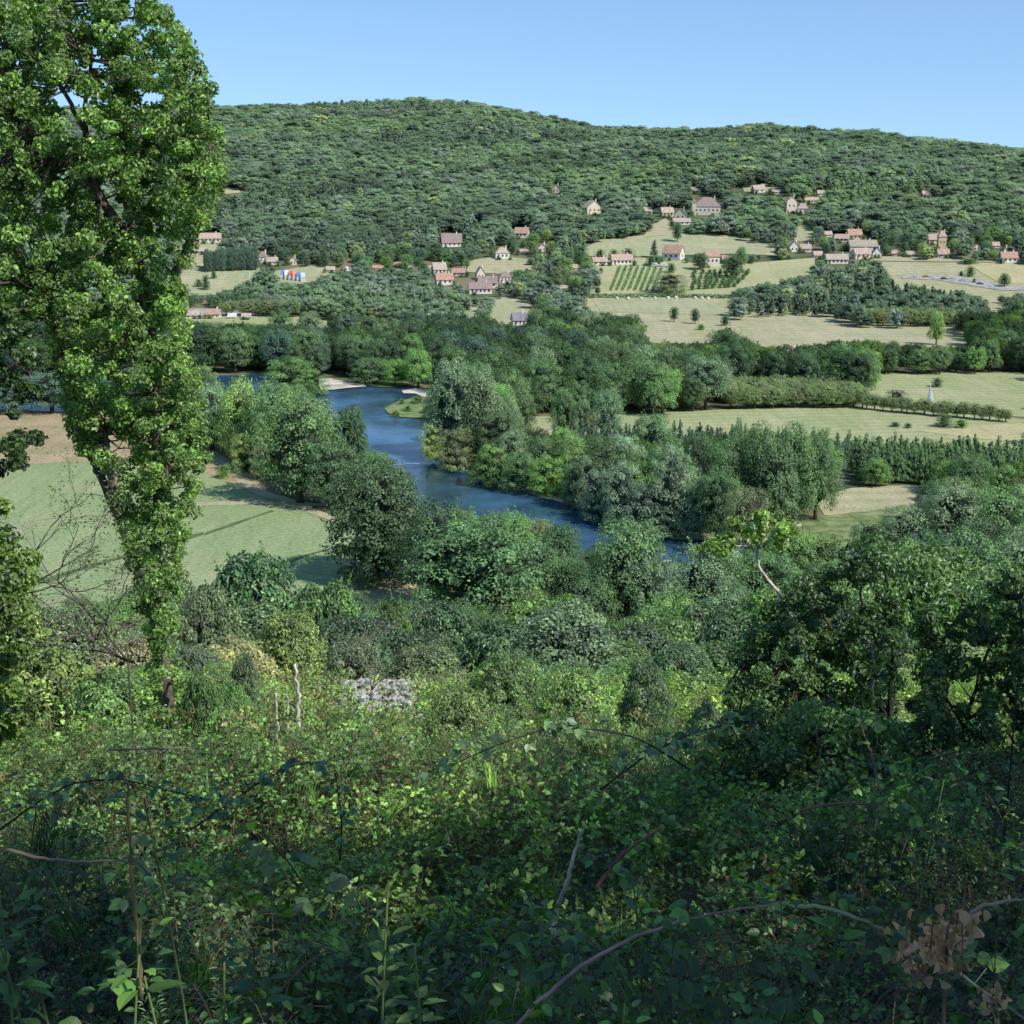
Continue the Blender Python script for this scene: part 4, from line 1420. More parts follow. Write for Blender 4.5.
def place(P, hfun, wr, smalls=(1, .75, .55)):
    x, y = P[:, 0], P[:, 1]
    z = gz(x, y)
    px, py = proj(x, y, z)
    bad = np.zeros(len(x), bool)
    for poly in NOBASE:
        bad |= inpoly(px, py, poly)
    for lx, ly, lw in LAND:
        d2 = (x - lx) ** 2 + (y - ly) ** 2
        bad |= d2 < (lw * .42 + 1.5) ** 2
    x, y, z = x[~bad], y[~bad], z[~bad]
    h0 = hfun(x, y)
    w0 = h0 * RNG.uniform(*wr, len(x))
    H_, W_ = h0.copy(), w0.copy()
    pend = np.ones(len(x), bool)
    for f in smalls:
        i = np.nonzero(pend)[0]
        if not len(i):
            break
        t = clear_test(x[i], y[i], z[i], h0[i] * f, w0[i] * max(f, .7))
        ok = i[~t]
        H_[ok], W_[ok] = h0[ok] * f, w0[ok] * max(f, .7)
        pend[ok] = False
    k = ~pend
    return x[k], y[k], z[k], H_[k], W_[k]


# patchy species field: low-frequency noise decides palette
def nz(x, y, s, o=0):
    return (np.sin(x / s + o) * np.cos(y / s * 1.3 + o * 2) + np.sin(x / s * 2.1 - y / s * 1.7 + o * 3) * .6 + np.sin((x + y) / s * .6 + o) * .5) / 2.1


# valley
def hv(x, y):
    px, py = proj(x, y, gz(x, y))
    h = RNG.uniform(11, 19, len(x))
    h = np.where((py > 560), RNG.uniform(9, 14, len(x)), h)
    h = np.where((px > 830) & (py > 480), RNG.uniform(7, 13, len(x)), h)
    h = np.where((py < 350) & (px < 640), RNG.uniform(8, 13, len(x)), h)
    h = np.where((py < 372) & (py > 335) & (px > 700), RNG.uniform(9, 15, len(x)), h)
    return h


vx, vy, vz, vh, vw = place(jgrid(212, 745, 9.0), hv, (.72, 1.0))
d = np.hypot(vx, vy)
# visible area by near-to-far cover
order = np.argsort(d)
cover = np.zeros((256, 256), bool)
vis = np.zeros(len(vx))
for i in order:
    p0 = proj(vx[i] - vw[i] * .45, vy[i], vz[i] + vh[i])
    p1 = proj(vx[i] + vw[i] * .45, vy[i], vz[i] + vh[i] * .1)
    a, b = int(max(p0[0] / 4, 0)), int(min(p1[0] / 4 + 1, 256))
    c, e_ = int(max(p0[1] / 4, 0)), int(min(p1[1] / 4 + 1, 256))
    if a >= b or c >= e_:
        continue
    sub = cover[c:e_, a:b]
    vis[i] = (~sub).sum()
    sub[:] = True
# the ivy-clad tree hides the left strip
pxx, pyy = proj(vx, vy, vz)
vis[(pxx < 190) & (pyy < 470)] *= .1
chosen = set(np.argsort(-vis)[:235].tolist())


def zone(px, py):
    if py < 400 and px < 440:
        return 'in the wood behind the sandbank'
    if py < 400 and px < 745:
        return 'in the wood behind the striped field'
    if py < 400:
        return 'in the belt between meadow and upper field'
    if px < 345:
        return 'in the riverside trees beside the crop field'
    if py > 545 and px < 720:
        return 'on the near river bank'
    if px > 820:
        return 'in the copse below the tan clearing'
    return 'on the far bank of the river'


VS = []
for i in range(len(vx)):
    px, py = proj(vx[i], vy[i], vz[i])
    q = float(nz(vx[i], vy[i], 34))
    if py < 400 and px < 600:
        keys, wt = ['dark', 'mid', 'blue', 'green', 'grey'], [4, 4, 3, 1 + q, .8]
    elif py < 412 and px < 745:
        keys, wt = ['grey', 'mid', 'dark', 'pale'], [4 if q > -.1 else 1, 2, 3, .6]
    elif py < 400:
        keys, wt = ['dark', 'green', 'mid', 'bright'], [4, 2, 3, .7]
    elif px > 820:
        keys, wt = ['mid', 'green', 'blue', 'olive', 'grey'], [4, 3, 2, 1, 1]
    elif py > 545:
        keys, wt = ['mid', 'green', 'grey', 'olive', 'dark'], [4, 3, 1, 1, 2]
    else:
        keys, wt = ['mid', 'dark', 'green', 'grey', 'silver'], [4, 3, 2, 2, 1]
    key = pick(keys, np.maximum(wt, .05), 1)[0]
    VS.append(key)
sel = [i for i in range(len(vx)) if i in chosen]
rest = [i for i in range(len(vx)) if i not in chosen]
for i in sel:
    px, py = proj(vx[i], vy[i], vz[i])
    kind = random.choice(['round', 'round', 'broad', 'tall'])
    zn = zone(px, py)
    tree('broadleaf_tree', float(vx[i]), float(vy[i]), float(vh[i]), float(vw[i]), kind, VS[i],
         '%s tree %s' % (WORD[VS[i]], zn), 'tree', '%s trees %s' % (WORD[VS[i]], zn))
n = len(rest)
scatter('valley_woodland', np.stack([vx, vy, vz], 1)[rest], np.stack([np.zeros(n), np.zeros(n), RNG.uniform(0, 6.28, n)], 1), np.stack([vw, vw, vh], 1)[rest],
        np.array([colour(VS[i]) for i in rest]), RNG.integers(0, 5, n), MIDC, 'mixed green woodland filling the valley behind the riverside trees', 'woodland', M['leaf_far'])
print('valley', len(vx), 'rest', n)

# village trees (individual) and hillside forest (stuff)
def hs(x, y):
    return RNG.uniform(6.0, 11.5, len(x))


sx, sy, sz, sh, sw = place(jgrid(745, 1120, 8.6), hs, (.8, 1.1), (1, .7, .5))
ppx, ppy = proj(sx, sy, sz)
# individual ones: next to the houses
HX = np.array([(h[0], h[1]) for h in HOUSES], float)
dist = np.min(np.hypot((ppx[:, None] - HX[None, :, 0]) * .8, ppy[:, None] - HX[None, :, 1]), 1)
cand = np.argsort(dist + np.where((ppx < 0) | (ppx > 1024), 999, 0))[:200]
cs = set(cand.tolist())
for i in cand:
    key = pick(['dark', 'mid', 'blue', 'green', 'pale', 'olive'], [4, 3, 2, 1.5, .6, .6], 1)[0]
    nm = HOUSES[int(np.argmin(np.hypot((ppx[i] - HX[:, 0]) * .8, ppy[i] - HX[:, 1])))]
    side = 'left village' if nm[0] < 400 else 'middle hamlet' if nm[0] < 560 else 'manor and vineyard' if nm[0] < 780 else 'right village'
    zn = 'among the houses of the ' + side
    tree('village_tree', float(sx[i]), float(sy[i]), float(sh[i]), float(sw[i]), random.choice(['round', 'broad', 'bush']), key,
         'small %s tree %s' % (WORD[key], zn), 'tree', 'small %s trees %s' % (WORD[key], zn))
rest2 = [i for i in range(len(sx)) if i not in cs]


def hhill(x, y):
    return RNG.uniform(5.5, 9.5, len(x)) + RNG.random(len(x)) ** 4 * 6


hx, hy, hz, hh_, hw_ = place(jgrid(1120, 2330, 8.7, fov=.52), hhill, (1.15, 1.6), (1, .6))
fx = np.concatenate([sx[rest2], hx])
fy = np.concatenate([sy[rest2], hy])
fz = np.concatenate([sz[rest2], hz])
fh = np.concatenate([sh[rest2], hh_])
fw = np.concatenate([sw[rest2], hw_])
n = len(fx)
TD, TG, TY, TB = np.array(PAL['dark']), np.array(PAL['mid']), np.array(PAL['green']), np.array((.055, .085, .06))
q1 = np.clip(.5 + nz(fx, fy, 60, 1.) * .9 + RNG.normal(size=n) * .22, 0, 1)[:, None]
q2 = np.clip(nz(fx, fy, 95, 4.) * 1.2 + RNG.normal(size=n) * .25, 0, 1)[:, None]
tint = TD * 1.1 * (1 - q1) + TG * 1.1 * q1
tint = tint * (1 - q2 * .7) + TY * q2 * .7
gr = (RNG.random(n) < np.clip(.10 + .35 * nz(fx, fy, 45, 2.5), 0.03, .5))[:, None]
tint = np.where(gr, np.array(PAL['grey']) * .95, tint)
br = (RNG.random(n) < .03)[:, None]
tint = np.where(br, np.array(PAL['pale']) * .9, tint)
tint = tint * RNG.uniform(.75, 1.3, (n, 1)) * np.array([2.1, 1.78, 2.6])  # pale blue lift paints distance haze into the forest tint
idx = RNG.integers(0, 6, n)
idx = np.where((nz(fx, fy, 80, 7) > .35) & (RNG.random(n) < .6), 6, idx)
scl = np.stack([fw, fw, fh], 1)
scl[idx == 6] *= np.array([.7, .7, 1.25])
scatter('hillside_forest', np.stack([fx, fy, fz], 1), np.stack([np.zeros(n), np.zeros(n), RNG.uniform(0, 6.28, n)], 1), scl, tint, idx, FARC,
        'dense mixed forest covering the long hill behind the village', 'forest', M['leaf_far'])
print('hill', n)

# ------------------------------------------------------------------ the slope below the viewpoint
def near_shrub(px, top, wpx, Y, key, label, kind='bush', name='shrub', cat='shrub', group=None, base_px=None):
    r = ray(px, top)
    x = r[0] / r[1] * Y
    zt = EYE + r[2] / r[1] * Y
    g = float(gz(x, Y))
    h = max(zt - g, .8)
    f = Y * CP - ((zt + g) / 2 - EYE) * SP
    w = wpx * f / FPX
    lib_h = h * 1.02
    e = empty(name, (x, Y, g - .1), random.uniform(0, 6.28), (w, w, lib_h))
    tag(e, label, cat, group)
    ob('crown', random.choice(CRN[kind]), e, colour(key, .1))
    if kind != 'bush' or h > 6:
        ob('trunk', random.choice(TR), e, (.12, .10, .085))
    return e


NS = near_shrub
NS(252, 562, 118, 78, 'mid', 'dark fresh bush with broken outline standing against the crop field')
NS(205, 592, 74, 62, 'olive', 'olive dry-looking bush just right of the ivy-clad trunk')
NS(325, 588, 84, 74, 'green', 'green bush right of the one against the crop field')
NS(288, 618, 88, 44, 'yellow', 'yellow green bush above the bare white stem')
NS(366, 626, 64, 66, 'mid', 'bush in front of the tan field end')
NS(392, 604, 46, 84, 'green', 'thin light green bush poking up beside the tan field end')
NS(352, 640, 74, 38, 'olive', 'olive bush directly above the white rubble')
NS(438, 610, 96, 88, 'mid', 'bushy tree beneath the very large leafy tree')
NS(425, 648, 84, 42, 'olive', 'olive tangled bush right above the rubble, at its top edge')
NS(232, 640, 88, 40, 'dry', 'straw-coloured dry bush between ivy-clad trunk and white stem')
NS(190, 660, 70, 34, 'dry', 'pale dry bush at the foot of the ivy-clad tree')
NS(70, 610, 110, 60, 'olive', 'brownish bush seen behind the bare twigs on the left')
NS(130, 640, 90, 42, 'dry', 'rusty dry shrub behind the ivy-clad trunk')
NS(-6, 560, 90, 24, 'pale', 'light green bush at the left picture edge under the leafy limb', kind='round')
NS(30, 640, 130, 20, 'pale', 'sunlit light green bush at the bottom of the bare twigs')
NS(110, 672, 110, 19, 'green', 'sunlit green bush left of the ivy-clad trunk base')
NS(200, 700, 90, 17, 'pale', 'pale bush right of the ivy-clad trunk base')
NS(240, 690, 70, 21, 'yellow', 'yellowish bush behind the thin white poles')
NS(500, 628, 110, 78, 'mid', 'leafy mid green bush under the very large tree')
NS(545, 606, 116, 100, 'bright', 'bright green leafy crown in the middle of the slope')
NS(600, 640, 130, 74, 'green', 'fresh green crown right of the bright one on the slope')
NS(655, 622, 110, 104, 'green', 'green crown below the bushy-topped tree')
NS(712, 612, 110, 120, 'mid', 'mid green crown below the white bent branch')
NS(650, 664, 128, 54, 'green', 'wide green bush at the lower middle of the slope')
NS(560, 668, 120, 48, 'mid', 'mid green bush above the shaded brambles')
NS(496, 676, 90, 40, 'grey', 'greyish bush right of the white rubble')
NS(470, 690, 80, 31, 'olive', 'low olive scrub beside the white rubble')
NS(730, 650, 120, 70, 'green', 'green leafy crown left of the dark shrub')
NS(790, 600, 120, 96, 'bright', 'sunlit light green crown showing behind the dark shrub', kind='round')
NS(860, 590, 120, 84, 'bright', 'sunlit yellow green crown between the dark shrub stems', kind='round')
NS(930, 560, 130, 100, 'green', 'sunlit crown at the right behind the dark shrubs', kind='round')
NS(1000, 580, 130, 70, 'green', 'tree crown at the right picture edge behind the shade', kind='round')
NS(830, 660, 120, 40, 'green', 'light green bush low behind the dark shrub')
NS(960, 650, 130, 38, 'pale', 'light bush low behind the right hand shrub')

# low bushes all over the near slope, each with its own tint
for k in range(46):
    px_ = random.uniform(-20, 780)
    Yk = random.uniform(13, 34)
    top_ = random.uniform(662, 722) - (Yk - 13) * .9
    if 315 < px_ < 440:
        continue
    key = random.choice(['green', 'pale', 'pale', 'mid', 'yellow', 'bright', 'grey'])
    NS(px_, top_, random.uniform(38, 85), Yk, key, '%s low bush scattered over the sunlit scrub slope' % WORD[key], group='%s low bushes on the sunlit scrub slope' % WORD[key], name='low_bush', cat='bush')

# trees further down the slope
P = jgrid(62, 212, 9.0, fov=.42, extra=6)
x, y = P[:, 0], P[:, 1]
z = gz(x, y)
h = RNG.uniform(6, 11, len(x)) * np.interp(y, [60, 110, 160], [.62, .85, 1.05])
wd = h * RNG.uniform(.8, 1.05, len(x))
tx, ty = proj(x, y, z + h)
low = np.interp(tx, [0, 190, 300, 420, 520, 700, 820, 1024], [612, 600, 618, 612, 612, 606, 560, 548])
for f in (.85, .7, .55):
    m = ty < low
    h = np.where(m, h * .85, h)
    wd = np.where(m, wd * .92, wd)
    tx, ty = proj(x, y, z + h)
ok = (ty >= low - 6) & ~clear_test(x, y, z, h, wd)
x, y, z, h, wd = x[ok], y[ok], z[ok], h[ok], wd[ok]
for i in range(len(x)):
    key = pick(['green', 'mid', 'bright', 'olive', 'grey', 'dark'], [4, 4, 1.6, 1, 1, 1.2], 1)[0]
    tree('slope_tree', float(x[i]), float(y[i]), float(h[i]), float(wd[i]), random.choice(['round', 'round', 'broad']), key,
         '%s tree on the wooded slope below the viewpoint' % WORD[key], 'tree', '%s trees on the wooded slope' % WORD[key], near=True)
print('slope', len(x))

# ------------------------------------------------------------------ thicket of brambles and scrub
def sprig(name, seed, n=9, leaf=.055, length=.5, tri=True, width=.7, stemr=.0035):
    rg = np.random.default_rng(seed)
    mb = MB()
    t = np.linspace(0, 1, 7)
    a = rg.uniform(-.6, .6)
    path = np.stack([t * length * .75, a * t * t * length * .4, np.sin(t * 2.2) * length * .55], 1)
    mb.tube(path, np.linspace(stemr, stemr * .35, 7), 4, tv=.3, mi=1)
    P_, N_, A_, S_ = [], [], [], []
    for k in range(n):
        u = (k + .8) / (n + .2)
        p = np.array([np.interp(u, t, path[:, i]) for i in range(3)])
        sd = 1 if k % 2 else -1
        out = np.array([rg.uniform(-.2, .5), sd * 1.0, rg.uniform(-.1, .5)])
        out /= np.linalg.norm(out)
        q = p + out * leaf * .8
        nrm = np.array([rg.normal() * .4, rg.normal() * .4, 1.0])
        for j, off in enumerate((0, 1.1, -1.1) if tri else (0,)):
            c, s_ = math.cos(off), math.sin(off)
            dr = np.array([out[0] * c - out[1] * s_, out[0] * s_ + out[1] * c, out[2]])
            P_.append(q + dr * leaf * .5)
            N_.append(nrm + rg.normal(size=3) * .3)
            A_.append(dr)
            S_.append(leaf * (1 if j == 0 else .8) * rg.uniform(.75, 1.2))
    mb.fine_leaves(P_, np.array(N_), np.array(S_), width, rg.beta(1.6, 2.4, len(P_)), np.array(A_))
    return mb.mesh(name, [M['leaf_inst'], M['stem']])


def tuft(name, seed, n=26, L=.4):
    rg = np.random.default_rng(seed)
    mb = MB()
    for k in range(n):
        a = rg.uniform(0, 6.28)
        l = L * rg.uniform(.5, 1)
        lean = rg.uniform(.1, .6)
        b = np.array([rg.normal() * .03, rg.normal() * .03, 0])
        d_ = np.array([math.cos(a), math.sin(a), 0])
        sde = np.array([-d_[1], d_[0], 0]) * .004
        pts = [b + d_ * lean * l * t * t + np.array([0, 0, l * t]) for t in (0, .5, 1)]
        mb.add([pts[0] - sde, pts[0] + sde, pts[1] + sde, pts[2], pts[1] - sde], [(0, 1, 2, 4), (4, 2, 3)], rg.random())
    return mb.mesh(name, [M['leaf_inst']])


def twig_sprig(name, seed):
    rg = np.random.default_rng(seed)
    mb = MB()
    for k in range(5):
        a = rg.uniform(-.7, .7)
        L_ = rg.uniform(.3, .8)
        t = np.linspace(0, 1, 6)
        pth = np.stack([t * L_ * .8, a * t * L_ + rg.normal(size=6) * .008, np.sin(t * 2.0) * L_ * rg.uniform(.2, .7)], 1)
        mb.tube(pth, np.linspace(.003, .001, 6), 4, tv=.5, mi=1)
    return mb.mesh(name, [M['leaf_inst'], M['stem']])


M['stem'] = noise_mat('twig_bark', (.10, .07, .05), (.20, .14, .10), 12)
SPR = proto_set('sprig', [sprig('bramble_sprig', 1), sprig('bramble_sprig', 2, 8, .06), sprig('bramble_sprig', 3, 10, .048, .55),
                          sprig('privet_sprig', 4, 24, .035, .5, False, .45), sprig('privet_sprig', 5, 28, .03, .45, False, .5),
                          sprig('broad_sprig', 6, 12, .075, .5, False, .6), sprig('dogwood_sprig', 7, 18, .05, .6, False, .6), tuft('grass_tuft', 8),
                          twig_sprig('twig_a', 9), twig_sprig('twig_b', 10)])


def mound(x, y):
    return .42 + .40 * (nz(x, y, .9, 1) + .6 * nz(x, y, .4, 3)) + .25 * np.clip(nz(x, y, 2.6, 5), -1, 1)


SCREE = [(338, 680), (362, 673), (395, 684), (416, 698), (412, 716), (380, 716), (350, 706)]


def thicket(name, y0, y1, dens, smin, smax, label, cat, sunny):
    A = .45 * (y1 ** 2 - y0 ** 2) + 3 * (y1 - y0)
    n = int(A * dens)
    yy = RNG.uniform(y0 ** 2, y1 ** 2, int(n * 1.1)) ** .5
    xx = RNG.uniform(-1, 1, len(yy)) * (.45 * yy + 1.5)
    xx, yy = xx[:n], yy[:n]
    top = np.clip(mound(xx, yy), .12, 1.3) * np.interp(yy, [0, 2, 4, 20, 40], [.75, .9, 1.1, .7, .45])
    u = RNG.random(n) ** .5
    u = np.where(RNG.random(n) < .07, RNG.uniform(1, 1.45, n), u)
    zz = gz(xx, yy) + top * u
    px, py = proj(xx, yy, zz)
    keep = ~(inpoly(px, py, SCREE) & (RNG.random(n) < .84))
    keep &= np.sqrt(xx ** 2 + yy ** 2 + (zz - EYE) ** 2) > 1.35
    xx, yy, zz, top, u = xx[keep], yy[keep], zz[keep], top[keep], u[keep]
    px, py = proj(xx, yy, zz)
    n = len(xx)
    rot = np.stack([RNG.normal(size=n) * .35, RNG.uniform(-.9, .3, n), RNG.uniform(0, 6.28, n)], 1)
    s_ = RNG.uniform(smin, smax, n)
    tall = nz(xx, yy, .55, 11) > .45
    zz = zz + np.where(tall, RNG.random(n) * .35, 0)
    # colour patches, species patches
    q = nz(xx, yy, 1.3 if y1 < 13 else 3.0, 2.)[:, None]
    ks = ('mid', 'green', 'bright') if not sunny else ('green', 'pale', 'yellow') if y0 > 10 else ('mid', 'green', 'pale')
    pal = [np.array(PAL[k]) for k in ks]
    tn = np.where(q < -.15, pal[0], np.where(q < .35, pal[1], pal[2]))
    if sunny:
        dry = ((px > 180) & (px < 330) & (py > 620) & (py < 760))[:, None] & (RNG.random((n, 1)) < .45)
        tn = np.where(dry, np.array((.24, .21, .12)), tn)
        gy = ((px > 330) & (px < 620) & (py > 680) & (py < 760))[:, None] & (RNG.random((n, 1)) < .2)
        tn = np.where(gy, np.array((.19, .21, .14)), tn)
    deadm = RNG.random((n, 1)) < .025
    tn = np.where(deadm, np.array((.20, .14, .08)), tn)
    tn = tn * RNG.uniform(.5, 1.35, (n, 1)) * (.10 + .90 * np.clip(u, 0, 1)[:, None] ** 1.5) * np.array([1.04, 1.18, .66]) * (1.75 if y0 > 10 else 1.25 if sunny else .8)  # low sprigs darkened, bands scaled: shade and sunlight painted into the tint
    sp_ = nz(xx, yy, 1.7, 8)
    a = RNG.integers(0, 3, n)
    b = RNG.integers(3, 5, n)
    c = RNG.integers(5, 8, n)
    idx = np.where(sp_ < .0, a, np.where(sp_ < .45, b, c))
    mixm = RNG.random(n) < .3
    idx = np.where(mixm, RNG.integers(0, 8, n), idx)
    idx = np.where(RNG.random(n) < .04, RNG.integers(8, 10, n), idx)
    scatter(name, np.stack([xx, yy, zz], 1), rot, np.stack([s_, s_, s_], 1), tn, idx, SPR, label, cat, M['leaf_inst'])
    print(name, n)


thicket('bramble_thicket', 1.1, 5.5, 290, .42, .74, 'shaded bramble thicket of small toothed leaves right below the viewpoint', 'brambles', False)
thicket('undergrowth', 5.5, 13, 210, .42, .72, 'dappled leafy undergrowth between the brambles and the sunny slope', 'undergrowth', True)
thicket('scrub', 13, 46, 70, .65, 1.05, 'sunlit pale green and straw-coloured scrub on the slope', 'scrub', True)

# white rubble
def rock(mb, c, r, rg, tv=.5):
    n, m = 6, 4
    V, F = [], []
    for i in range(m):
        ph = math.pi * (i + .3) / (m - .4)
        for j in range(n):
            a = 2 * math.pi * (j + .5 * (i % 2)) / n
            q = r * rg.uniform(.7, 1.15)
            V.append((c[0] + q * math.sin(ph) * math.cos(a), c[1] + q * math.sin(ph) * math.sin(a), c[2] + q * .7 * math.cos(ph)))
    for i in range(m - 1):
        for j in range(n):
            F.append((i * n + j, (i + 1) * n + j, (i + 1) * n + (j + 1) % n, i * n + (j + 1) % n))
    F.append(tuple(range(n)))
    F.append(tuple((m - 1) * n + j for j in range(n))[::-1])
    mb.add(V, F, tv)


rg = np.random.default_rng(5)
mb = MB()
for k in range(2200):
    px_, py_ = rg.uniform(330, 425), rg.uniform(670, 722)
    if not inpoly([px_], [py_], SCREE)[0] and rg.random() > .12:
        continue
    ys_ = np.linspace(19, 36, 60)
    rr_ = ray(px_, py_)
    hit = EYE + rr_[2] / rr_[1] * ys_ < gz(rr_[0] / rr_[1] * ys_, ys_) + .35
    Yk = (ys_[int(np.argmax(hit))] if hit.any() else 30.) + rg.uniform(-.3, .3)
    p_ = at(px_, py_, Yk)
    r_ = rg.uniform(.03, .11) * (2.0 if rg.random() < .06 else 1)
    rock(mb, (p_[0], p_[1], float(gz(p_[0], p_[1])) + rg.uniform(.0, .55)), r_, rg)
for k in range(45):
    px_, py_ = rg.normal(515, 22), rg.normal(708, 6)
    p_ = at(px_, py_, 24)
    rock(mb, (p_[0], p_[1], float(gz(p_[0], p_[1])) + rg.uniform(.2, .8)), rg.uniform(.05, .13), rg)
o = ob('limestone_scree', mb.mesh('limestone_scree', M['stone']))
tag(o, 'patch of loose white limestone rubble among the scrub', 'rubble', kind='stuff')


# ------------------------------------------------------------------ tree silhouettes built clump by clump
def blob_tree(name, label, poly, gaps, Y, thick, rpx, nblob, per, leaf, colr, stems, bark, cat='tree', shell=1.0, width=.62, parts=None, twig=True):
    xs = [p[0] for p in poly]
    ys = [p[1] for p in poly]
    C, tries = [], 0
    while len(C) < nblob and tries < 60000:
        tries += 1
        q = (random.uniform(min(xs), max(xs)), random.uniform(min(ys), max(ys)))
        if not inpoly([q[0]], [q[1]], poly)[0]:
            continue
        if any(((q[0] - g[0]) / g[2]) ** 2 + ((q[1] - g[1]) / g[3]) ** 2 < 1 for g in gaps):
            continue
        if C and min((q[0] - c[0]) ** 2 + (q[1] - c[1]) ** 2 for c in C[-60:]) < (rpx * .28) ** 2:
            continue
        C.append((q[0], q[1], random.gauss(0, .45) * thick))
    if name == 'ivy_clad_tree':
        for st in stems[:3]:
            for (a0, b0, *r0), (a1, b1, *r1) in zip(st[:-1], st[1:]):
                for u_ in np.linspace(0, 1, 5):
                    if b0 + (b1 - b0) * u_ > 452 and st is stems[1] and random.random() < .6:
                        continue
                    C.append((a0 + (a1 - a0) * u_ + random.uniform(-6, 6), b0 + (b1 - b0) * u_, random.uniform(-.3, .05)))
        nblob = len(C)
    base = stems[0][0]
    b = at(base[0], base[1], Y)
    g = float(gz(b[0], b[1]))
    e = empty(name, (b[0], b[1], g))
    tag(e, label, cat)
    org = np.array([b[0], b[1], g])
    cen = np.array([at(c[0], c[1], Y + c[2]) for c in C]) - org
    pxm = Y / FPX
    n = nblob * per
    rg = np.random.default_rng(len(poly) + nblob)
    ci = rg.integers(0, len(C), n)
    rr = rpx * pxm * rg.uniform(.6, 1.25, len(C))
    dr = rg.normal(size=(n, 3))
    dr /= np.linalg.norm(dr, axis=1)[:, None]
    rad = rr[ci] * rg.uniform(.35, 1.1, n) ** .7
    P_ = cen[ci] + dr * rad[:, None] * np.array([1, 1, .8])
    N_ = dr + rg.normal(size=(n, 3)) * .6
    N_[:, 2] += .45
    ct = rg.uniform(-.22, .22, len(C))
    mb = MB()
    mb.leaves(P_, N_, leaf * rg.uniform(.6, 1.25, n), width=width, tv=np.clip(rg.beta(2, 2.4, n) + ct[ci], 0, 1), rng=rg)
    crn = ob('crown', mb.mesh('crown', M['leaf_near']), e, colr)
    nodes = []
    for k, st in enumerate(stems):
        mb = MB()
        pts = np.array([at(a, c, Y + (d[1] if len(d) > 1 else 0)) for a, c, *d in st]) - org
        rad_ = [d[0] * pxm for a, c, *d in st]
        if k == 0:
            pts = np.concatenate([[pts[0] * 0 + np.array([0, 0, -.3])], pts])
            rad_ = [rad_[0] * 1.2] + rad_
        # resample with wobble
        m = len(pts)
        tt = np.linspace(0, m - 1, m * 4)
        Q = np.stack([np.interp(tt, range(m), pts[:, i]) for i in range(3)], 1)
        ra = np.interp(tt, range(m), rad_)
        Q += rg.normal(size=Q.shape) * ra[:, None] * .25
        mb.tube(Q, ra, 8)
        ob('trunk' if k == 0 else 'branch', mb.mesh('branch', M['bark'], True), e, bark)
        nodes += list(Q[2:])
    if twig:
        nodes = np.array(nodes)
        mb = MB()
        for c in cen[::2]:
            j = int(np.argmin(np.sum((nodes - c) ** 2, 1)))
            a_ = nodes[j]
            mid = (a_ + c) / 2 + rg.normal(size=3) * .05
            mb.tube([a_, mid, c], [.014, .009, .004], 4)
        ob('twigs', mb.mesh('twigs', M['bark'], True), e, bark)
    return e


IVY = [(-30, -30), (160, -30), (168, 6), (186, 34), (192, 56), (202, 72), (216, 94), (213, 118), (220, 148), (224, 188), (214, 212), (196, 226), (182, 248), (176, 276), (188, 298),
       (184, 332), (190, 368), (202, 398), (208, 430), (203, 462), (196, 498), (190, 544), (186, 576), (176, 606), (180, 640), (196, 690), (192, 745), (150, 748), (144, 700), (150, 650), (142, 610), (134, 580), (130, 560), (126, 540), (116, 505), (104, 462), (84, 452),
       (68, 425), (60, 380), (62, 335), (50, 312), (30, 325), (-30, 330)]
GAPS = [(73, 103, 19, 16), (38, 200, 9, 12), (150, 165, 7, 9), (100, 60, 8, 9), (160, 75, 7, 8), (128, 285, 8, 11), (92, 360, 8, 10), (138, 395, 7, 9), (120, 445, 7, 9), (168, 330, 6, 9), (92, 290, 10, 13), (47, 318, 12, 16), (132, 8, 9, 10), (30, 250, 8, 10), (108, 188, 9, 12), (120, 232, 9, 12), (20, 60, 9, 9), (172, 262, 8, 12), (58, 220, 7, 10), (146, 120, 7, 9), (40, 160, 8, 8)]
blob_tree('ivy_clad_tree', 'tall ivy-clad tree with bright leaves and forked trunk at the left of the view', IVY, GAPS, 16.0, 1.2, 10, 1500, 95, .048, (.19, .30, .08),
          [[(172, 742, 7.5), (160, 650, 7), (154, 600, 6.5), (158, 540, 6), (163, 480, 7), (157, 400, 7), (150, 320, 6.5), (138, 250, 6), (122, 180, 6), (118, 100, 4), (108, 20, 3), (100, -50, 2)],
           [(156, 612, 4.5, 0), (143, 590, 4.5, -.1), (130, 545, 4.5, -.15), (112, 500, 4.6, -.1), (94, 460, 4.4, 0), (84, 440, 4), (70, 400, 4), (55, 330, 3), (44, 290, 2)],
           [(150, 320, 6), (182, 262, 4, .2), (204, 205, 3, .2), (211, 140, 2, .1)],
           [(138, 250, 6), (96, 190, 4, -.2), (84, 130, 3, -.3), (86, 100, 2, -.3), (92, 60, 1.5, -.3)],
           [(84, 130, 2.5, -.3), (66, 95, 2, -.3), (56, 80, 1.5, -.3)],
           [(122, 180, 5), (165, 110, 3, .3), (188, 50, 2, .3)],
           [(96, 190, 4, -.2), (40, 140, 3, -.3), (10, 90, 2, -.3)],
           [(118, 500, 4, -.2), (108, 470, 4, -.2), (104, 430, 3, -.1)]],
          (.16, .13, .11))
LEFT = [(-60, 300), (10, 300), (34, 335), (46, 360), (44, 392), (38, 410), (44, 440), (30, 462), (8, 470), (-60, 470)]
